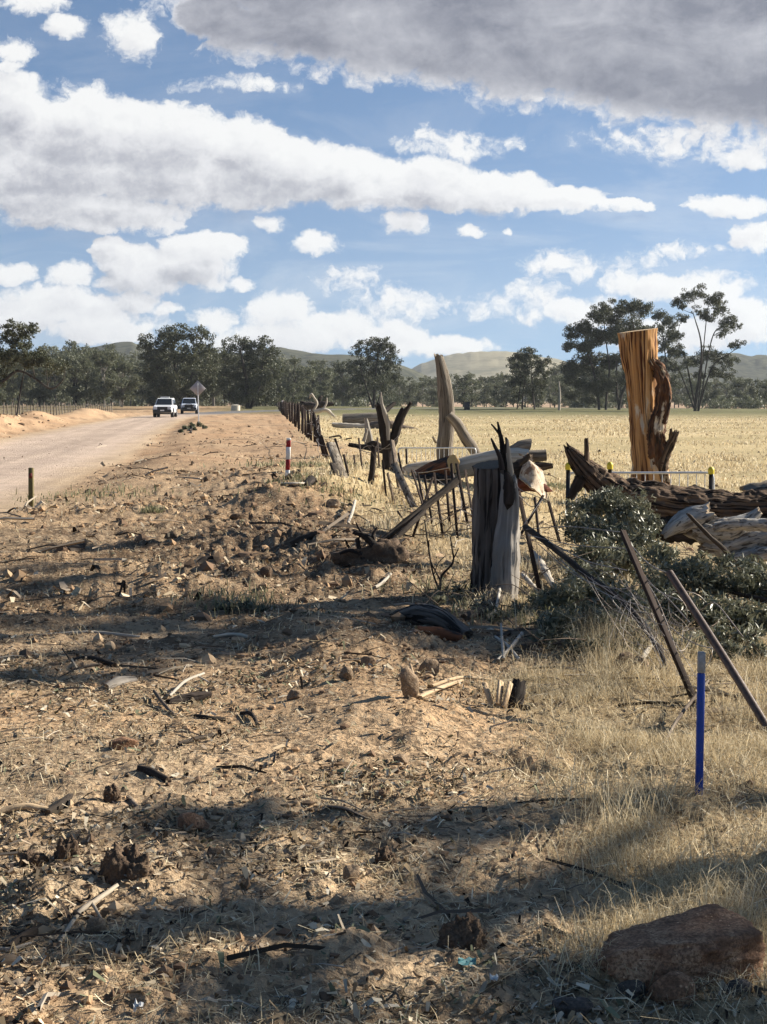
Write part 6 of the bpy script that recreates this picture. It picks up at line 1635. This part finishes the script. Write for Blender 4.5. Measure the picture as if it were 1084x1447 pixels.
vehicle(267.5, 586, 181, 'carblue', 'bluish white four-wheel drive with a bull bar following behind the leading ute', math.radians(6), True, False)

# far small things
b = P(333, 576, 215); b[2] = float(h_low(b[0], b[1]))
t = thing('water_tank', b, 'small cream tank standing in front of the dark rounded gum', 'tank')
g = limb([b, b + np.array([0, 0, .95])], [.62, .62], n=24, rough=0, flute=0, rings=4); part('shell', g, 'tank', t)
part('lid', limb([b + np.array([0, 0, .95]), b + np.array([0, 0, 1.05])], [.66, .2], n=24, rough=0, flute=0, rings=3), 'tank', t)
b = P(660, 580, 235); b[2] = float(h_low(b[0], b[1]))
t = thing('dark_bin', b, 'small black bin-like box standing at the far side of the paddock', 'bin')
part('box_body', box(b + np.array([0, 0, .65]), (.85, .85, 1.3), bevel=.06), 'black', t); part('lid', box(b + np.array([0, 0, 1.35]), (.95, .95, .1), bevel=.03), 'black', t)
b = P(790, 581, 232); b[2] = float(h_low(b[0], b[1]))
solo('bare_dead_trunk', limb([b - np.array([0, 0, .3]), b + np.array([.1, 0, 2.5]), b + np.array([-.05, 0, 4.4])], [.2, .16, .09], n=9, seed=5, ends=('flat', 'jag')), 'bleached', 'pale thin dead trunk standing left of the wide dark gum group', 'dead tree')

# ------------------------------------------------------------------ rocks and sticks on the ground
def stone(x, y, wpx, hpx, mat, label, seed, depth=.8, rz=.3, name='rock', cat='rock', cuts=7, tilt=0., sink=.2, sub=4, power=2.6, rough=.05, dy=0, cut=(.62, .9), hf=1.0):
    hf = 2.2 if mat == 'darkclod' else hf
    if mat == 'darkclod': sub = 5; rough *= .55; cuts = 5
    b = G(x, y); b[2] = on_ground(b[0], b[1]); s = b[1] / FPX
    W = wpx * s; Hh = hpx * s / (1 - sink) * .95
    b[1] += W * depth / 2 * .8
    return solo(name, rock(b, (W, W * depth, Hh), seed, sub, cuts, rough, rz, tilt, sink, None, power, hf, cut), mat, label, cat)
stone(960, 1408, 248, 76, 'rock', 'big brown boulder lying in the bottom right corner', 1, .6, .30, 'boulder', 'boulder', 7, -.09, .12, 6, 6.0, .034, cut=(.84, 1.1), hf=1.5)
b = G(958, 1440)
stone(955, 1432, 72, 44, 'rock', 'rounded brown stone at the foot of the big boulder', 2, .8, .2)
stone(893, 1425, 46, 22, 'greystone', 'flat grey stone left of the rounded stone by the boulder', 3, .6, .3)
stone(815, 1444, 66, 30, 'greystone', 'pale grey layered stone at the bottom edge left of the boulder', 4, .6, -.2, power=3.4)
stone(1044, 1420, 48, 22, 'greystone', 'small dark stone under the right end of the boulder', 5, .6)
stone(272, 1179, 44, 25, 'rock', 'brown block of rock at the edge of the shade band, left of centre', 6, .8, .2, power=3.5)
stone(497, 1252, 28, 26, 'tanrock', 'small pale yellow stone in the sunlit litter at bottom centre', 7, .9)
stone(94, 1226, 38, 38, 'darkclod', 'dark pyramid-shaped clod at the lower left', 8, .9, .5, 'earth_clod', 'clod', rough=.2, sink=.58)
stone(180, 1258, 76, 44, 'darkclod', 'large crumbly dark clod above the forked pale stick', 9, .7, .2, 'earth_clod', 'clod', rough=.22, sink=.62)
stone(42, 1232, 44, 22, 'darkclod', 'flattish dark clod near the left edge of the picture', 10, .7, .2, 'earth_clod', 'clod', rough=.2, sink=.58)
stone(134, 1330, 28, 26, 'tanrock', 'tan stone tucked under the forked pale stick', 11, .8, .3)
stone(578, 992, 30, 46, 'tanrock', 'upright tan slab of earth beside the splintered timber', 12, .5, .5, power=3.2, sink=.1)
stone(606, 960, 30, 26, 'tanrock', 'square tan lump above the upright slab', 13, .8, .2, power=3.2)
stone(488, 966, 22, 19, 'tanrock', 'round tan stone on the crest of the shaded ridge', 14)
stone(520, 945, 22, 14, 'tanrock', 'low tan stone between the ridge and the splintered timber', 15)
stone(173, 1062, 42, 21, 'rock', 'reddish flat rock on the sunlit dirt at left', 16, .7, .1)
stone(655, 1354, 62, 42, 'darkclod', 'dark rough clod in the shade at bottom centre', 17, .8, .2, 'earth_clod', 'clod', rough=.22, sink=.58)
stone(543, 1222, 34, 24, 'darkclod', 'small dark clod above the pale yellow stone', 18, .8, .2, 'earth_clod', 'clod', rough=.2, sink=.58)
stone(306, 1216, 32, 18, 'tanrock', 'pale crumbly stone in the sunlit patch lower left', 19, .7)
stone(376, 822, 18, 16, 'darkclod', 'little dark pointed clod in the rubble field', 20, .8, .2, 'earth_clod', 'clod')
stone(415, 992, 22, 14, 'tanrock', 'tan stone right of the bare sunlit slope', 21)
stone(155, 1140, 26, 22, 'darkclod', 'dark lump beside the split stick at left', 22, .8, .2, 'earth_clod', 'clod', rough=.2, sink=.58)
stone(905, 958, 34, 30, 'tanrock', 'tan stone under the wire tangle beside a pale curled root', 23)
stone(883, 950, 34, 28, 'darkclod', 'brown clod left of the tan stone under the wire tangle', 24, .8, .2, 'earth_clod', 'clod')
stone(565, 1085, 26, 14, 'tanrock', 'low tan lump in the litter right of the sunlit slope', 25)
stone(335, 735, 22, 12, 'darkclod', 'dark clod at the far end of the rubble field', 26, .8, .2, 'earth_clod', 'clod')
stone(470, 720, 20, 12, 'tanrock', 'small tan rock at the edge of the grass mound', 27)

def stick(px, mat, label, seed, name='fallen_stick', cat='stick', ends=('jag', 'jag'), n=9, lift=.6, extra=(), flute=.15, squash=1.0):
    g = Geo()
    for line in (px,) + tuple(extra):
        pts = []; rad = []
        for (x, y, r, *up) in line:
            b = G(x, y); b[2] = on_ground(b[0], b[1]); s = b[1] / FPX
            b[2] += r * s * lift + (up[0] * s if up else 0); pts.append(b); rad.append(r * s)
        limb(pts, rad, n=n, rough=.08, flute=flute, seed=seed, ends=ends, geo=g, squash=squash)
    return solo(name, g, mat, label, cat)
stick([(84, 1342, 3.2), (112, 1308, 3.6, 8), (138, 1292, 4, 12), (166, 1274, 3, 12)], 'palelog', 'pale forked stick propped over a stone at the lower left', 1, extra=([(130, 1296, 2.6, 12), (148, 1318, 2, 2)],))
stick([(14, 1344, 6), (40, 1332, 8), (62, 1322, 6)], 'darkstick', 'short thick dark stick near the lower left corner', 2)
stick([(0, 1345, 3), (20, 1346, 4), (45, 1342, 3)], 'bleached', 'pale sliver of wood at the lower left edge', 3)
stick([(-8, 1380, 9), (12, 1374, 9), (26, 1366, 6)], 'darkstick', 'dark chunk of bark cut off by the left edge', 4)
stick([(196, 1097, 4), (215, 1102, 7), (238, 1110, 5)], 'darkstick', 'dark curled chunk of bark on the sunlit dirt', 5, name='bark_chunk', cat='bark')
stick([(-6, 1160, 5), (30, 1156, 5), (72, 1154, 4)], 'split', 'pale straight stick at the left edge beside the shade band', 6)
stick([(66, 1160, 5), (88, 1148, 7), (100, 1138, 4)], 'darkstick', 'dark split piece of bark lying on the pale straight stick', 7, name='bark_chunk', cat='bark')
stick([(182, 1134, 4), (194, 1146, 4), (206, 1160, 3)], 'stick', 'grey short stick lying diagonally in front of the shade band', 8)
stick([(238, 998, 5), (262, 994, 8), (296, 990, 6)], 'charred', 'black log fragment with pale twigs at left of the ridge', 9, name='charred_log', cat='log')
stick([(240, 992, 1.8, 5), (262, 980, 2.2, 12), (288, 966, 1.8, 12)], 'bleached', 'pale forked twig resting on the black log fragment', 10, extra=([(280, 970, 1.4, 12), (296, 976, 1, 8)],))
stick([(218, 988, 2.6, 6), (234, 1004, 2.6, 3), (250, 1018, 2.4)], 'stick', 'grey straight stick leaning on the left of the black log fragment', 11)
stick([(150, 974, 6), (168, 970, 8), (190, 966, 5)], 'weathered', 'pale grey stub of log on the left, in front of the tyre ruts', 12, name='log_stub', cat='log')
stick([(102, 934, 3), (130, 938, 5), (162, 944, 4)], 'darkstick', 'dark thin log end beside the tyre ruts at left', 13)
stick([(56, 899, 2.2), (130, 897, 2.6), (198, 898, 2)], 'bleached', 'long thin pale stick lying across the tyre ruts', 14)
stick([(276, 1020, 3), (296, 1024, 4), (318, 1022, 3)], 'darkstick', 'short dark stick right of the pale forked twig', 15)
stick([(428, 1228, 3), (452, 1224, 5), (478, 1219, 3)], 'palelog', 'pale flat piece of wood above the yellow stone', 16, squash=.5)
stick([(462, 1156, 4), (488, 1159, 6), (518, 1162, 3)], 'stick', 'flat grey strip of bark in the middle shade band', 17, name='bark_strip', cat='bark', squash=.4)
stick([(252, 1056, 3), (276, 1050, 4), (302, 1044, 3)], 'darkstick', 'dark crooked stick right of the reddish flat rock', 18)
stick([(340, 1014, 2.4), (356, 1018, 3, 4), (366, 1032, 2.4)], 'darkstick', 'small dark hooked stick left of the sunlit slope', 19)
stick([(592, 992, 5, 2), (620, 982, 6, 3), (652, 972, 4, 3)], 'split', 'pale split board lying among the splintered timber', 20, 'split_board', 'board', squash=.5)
stick([(610, 976, 2.4, 4), (650, 970, 2.6, 6), (694, 969, 2, 6)], 'split', 'thin straight lath lying behind the pale split board', 21, 'split_board', 'board')
stick([(592, 992, 2.4), (586, 974, 2.4, 6), (580, 955, 2, 12)], 'split', 'thin upright lath leaning on the tan slab', 22, 'split_board', 'board')
stick([(752, 796, 4, 10), (766, 812, 6, 8), (784, 838, 4, 2)], 'bleached', 'pale thick stick leaning by the foot of the tall black picket', 70)
stick([(738, 822, 3, 6), (756, 838, 4, 3), (776, 850, 3)], 'bleached', 'pale stick lying low right of the silver stump half', 71)
stick([(700, 905, 3), (730, 897, 4), (768, 899, 3)], 'darkstick', 'dark stick under the twigs at the foot of the near stump', 72)
stick([(655, 742, 2), (690, 738, 3), (640, 752, 2)], 'stick', 'grey stick on the straw behind the near stump', 73)
stick([(300, 905, 3), (330, 900, 4), (352, 903, 3)], 'palelog', 'pale broken stick on the crest between the shade bands', 74)
def splinter_stump():
    b = G(718, 1004); s = b[1] / FPX; b[2] = on_ground(b[0], b[1])
    t = thing('splintered_stump', b, 'small splintered stump with pale slats fanning from a dark root', 'tree stump')
    for (x0, y0, x1, y1, w) in ((697, 1004, 684, 964, 8), (704, 996, 708, 962, 11), (712, 1000, 722, 964, 10)):
        a = P(x0, y0, b[1] - .02) ; c = P(x1, y1, b[1] + .06)
        part('slat', plank(a, c, w * s, w * s * .4, roll=(x0 * .3) % .8), 'split', t)
    g = Geo(); plimb([(722, 1002, 10, b[1] + .05), (730, 982, 12, b[1] + .1), (734, 966, 9, b[1] + .14)], n=14, flute=.3, rough=.2, seed=6, ends=('flat', 'jag'), geo=g)
    plimb([(736, 1002, 6, b[1] + .05), (748, 1000, 4, b[1])], n=9, flute=.3, rough=.2, seed=7, ends=('flat', 'jag'), geo=g)
    part('root', g, 'charred', t)
splinter_stump()
for i, (ln, lab) in enumerate((([(703, 936, 2.6, 2), (722, 924, 3, 8), (738, 912, 2.4, 12)], 'white stick rising right in the small crossed heap'), ([(700, 912, 2.4, 10), (716, 920, 2.6, 8), (734, 936, 2.4, 2)], 'white stick falling right in the small crossed heap'), ([(712, 936, 2.4, 2), (710, 920, 2.2, 10), (708, 904, 1.6, 22)], 'white stick standing upright in the small crossed heap'))):
    stick(ln, 'bleached', lab, 40 + i, 'white_stick')
stick([(738, 918, 6), (800, 915, 7), (870, 914, 7), (958, 918, 6)], 'stick', 'straight grey rail lying on the ground below the leafy branches', 50, 'fallen_rail', 'rail', n=12)
stick([(558, 882, 9, 4), (590, 884, 15, 2), (625, 892, 14), (662, 904, 9)], 'bark', 'thick dark log lying in the shade left of the near stump', 51, 'dark_log', 'log', n=16)
stick([(590, 905, 6), (622, 906, 10), (655, 910, 7)], 'redlog', 'red-brown rotten log in front of the thick dark log', 52, 'rotten_log', 'log', n=14)
stick([(655, 885, 6), (690, 868, 7, 4), (712, 850, 5, 6)], 'darkstick', 'dark branch leaning against the foot of the near stump', 53, 'dead_branch', 'branch')
stick([(905, 944, 3), (912, 936, 4, 10), (922, 932, 3.4, 16), (928, 936, 2.4, 14)], 'bleached', 'small pale hooked root under the wire tangle', 54, 'curled_root', 'tree root')
stick([(398, 692, 3), (420, 691, 4), (438, 688, 3)], 'bleached', 'white strip of bark at the edge of the grass below the striped peg', 55, 'bark_strip', 'bark', squash=.5)
stick([(432, 692, 4), (440, 688, 7), (446, 690, 4)], 'charred', 'black knob of wood at the right end of the white bark strip', 56, 'charred_knot', 'wood')
stick([(492, 748, 2, 4), (498, 738, 2.4, 8), (502, 725, 2, 14)], 'bleached', 'pale short stick standing in the rubble left of the uprooted root ball', 57)
stick([(375, 752, 3), (392, 750, 3.4), (404, 752, 2.4)], 'split', 'pale chip of timber in the rubble field', 58)
stick([(412, 770, 5), (432, 768, 8), (450, 766, 5)], 'darkstick', 'dark log butt in the middle of the rubble field', 59, 'log_stub', 'log')
stick([(84, 785, 5), (104, 780, 8), (122, 776, 4)], 'darkstick', 'dark uprooted tuft of wood at the far end of the tyre ruts', 60, 'log_stub', 'log')
stick([(272, 800, 3), (290, 797, 6), (304, 797, 3)], 'charred', 'black stub of wood beside the leaf heap at left', 61, 'charred_stub', 'wood')
stick([(530, 841, 2.4, 2), (540, 834, 2.4, 4), (552, 826, 2, 6)], 'bleached', 'pale thin stick right of the uprooted root ball', 62)
stick([(700, 878, 2, 8), (706, 850, 2.4, 20), (698, 838, 1.6, 30)], 'bleached', 'pale thin twig hooked over the foot of the silver stump half', 63)
stick([(1000, 1000, 2.2, 40), (960, 1040, 2.6, 20), (935, 1068, 2, 2)], 'stick', 'thin brown stick slanting through the grass left of the blue peg', 64)
def root_ball():
    b = G(515, 800); b[2] = on_ground(b[0], b[1]); s = b[1] / FPX; d = b[1]
    t = thing('uprooted_root_ball', b, 'dark uprooted clump of roots and soil where the long rails end', 'tree root')
    g = Geo()
    rock(b + np.array([0, .2, -.03]), (85 * s, 55 * s, 40 * s), 31, 4, 4, .16, geo=g); rock(b + np.array([.22, .1, -.02]), (50 * s, 40 * s, 44 * s), 33, 4, 4, .16, geo=g)
    part('soil', g, 'darkclod', t)
    g = Geo()
    for ln in ([(500, 752, 3), (516, 758, 4.5), (530, 772, 6), (548, 795, 5)], [(505, 760, 3), (508, 775, 3.5), (515, 795, 4)], [(530, 772, 4), (527, 756, 2.4), (533, 745, 1.4)], [(545, 785, 4), (556, 778, 3), (566, 770, 1.6)], [(480, 782, 2), (495, 778, 3), (512, 785, 4)], [(520, 765, 2.5), (508, 748, 1.6), (503, 738, 1)]):
        plimb(ln, d + .05, n=9, flute=.25, rough=.15, seed=int(ln[0][0]), ends=('jag', 'jag'), geo=g)
    part('roots', g, 'charred', t)
root_ball()
# scraps of litter
b = G(660, 1372); b[2] = on_ground(b[0], b[1])
def scrap(name, x, y, w, mat, label, seed):
    b = G(x, y); s = b[1] / FPX; b[2] = on_ground(b[0], b[1]) + .004; rs = np.random.default_rng(seed); n = 6
    uv = [(i, j) for i in range(n) for j in range(n)]
    V = np.array([[(i / (n - 1) - .5) * w * s, (j / (n - 1) - .5) * w * s * .8, .012 + rs.normal(0, .006)] for i, j in uv]); V2 = V - [0, 0, .0015]
    q = [[i * n + j, i * n + n + j, i * n + n + j + 1, i * n + j + 1] for i in range(n - 1) for j in range(n - 1)]
    solo(name, Geo().add(np.vstack([V, V2]) + b, quads=q + [[k + n * n for k in f[::-1]] for f in q]), mat, label, 'litter', smooth=False)
scrap('plastic_scrap', 660, 1372, 26, 'teal', 'crumpled teal plastic scrap by the dark clod at bottom centre', 1)
scrap('paper_scrap', 698, 1412, 12, 'paper', 'small white scrap of paper in the shade at bottom centre', 2)
scrap('paper_scrap', 196, 1438, 14, 'paper', 'white scrap at the very bottom left of centre', 3)
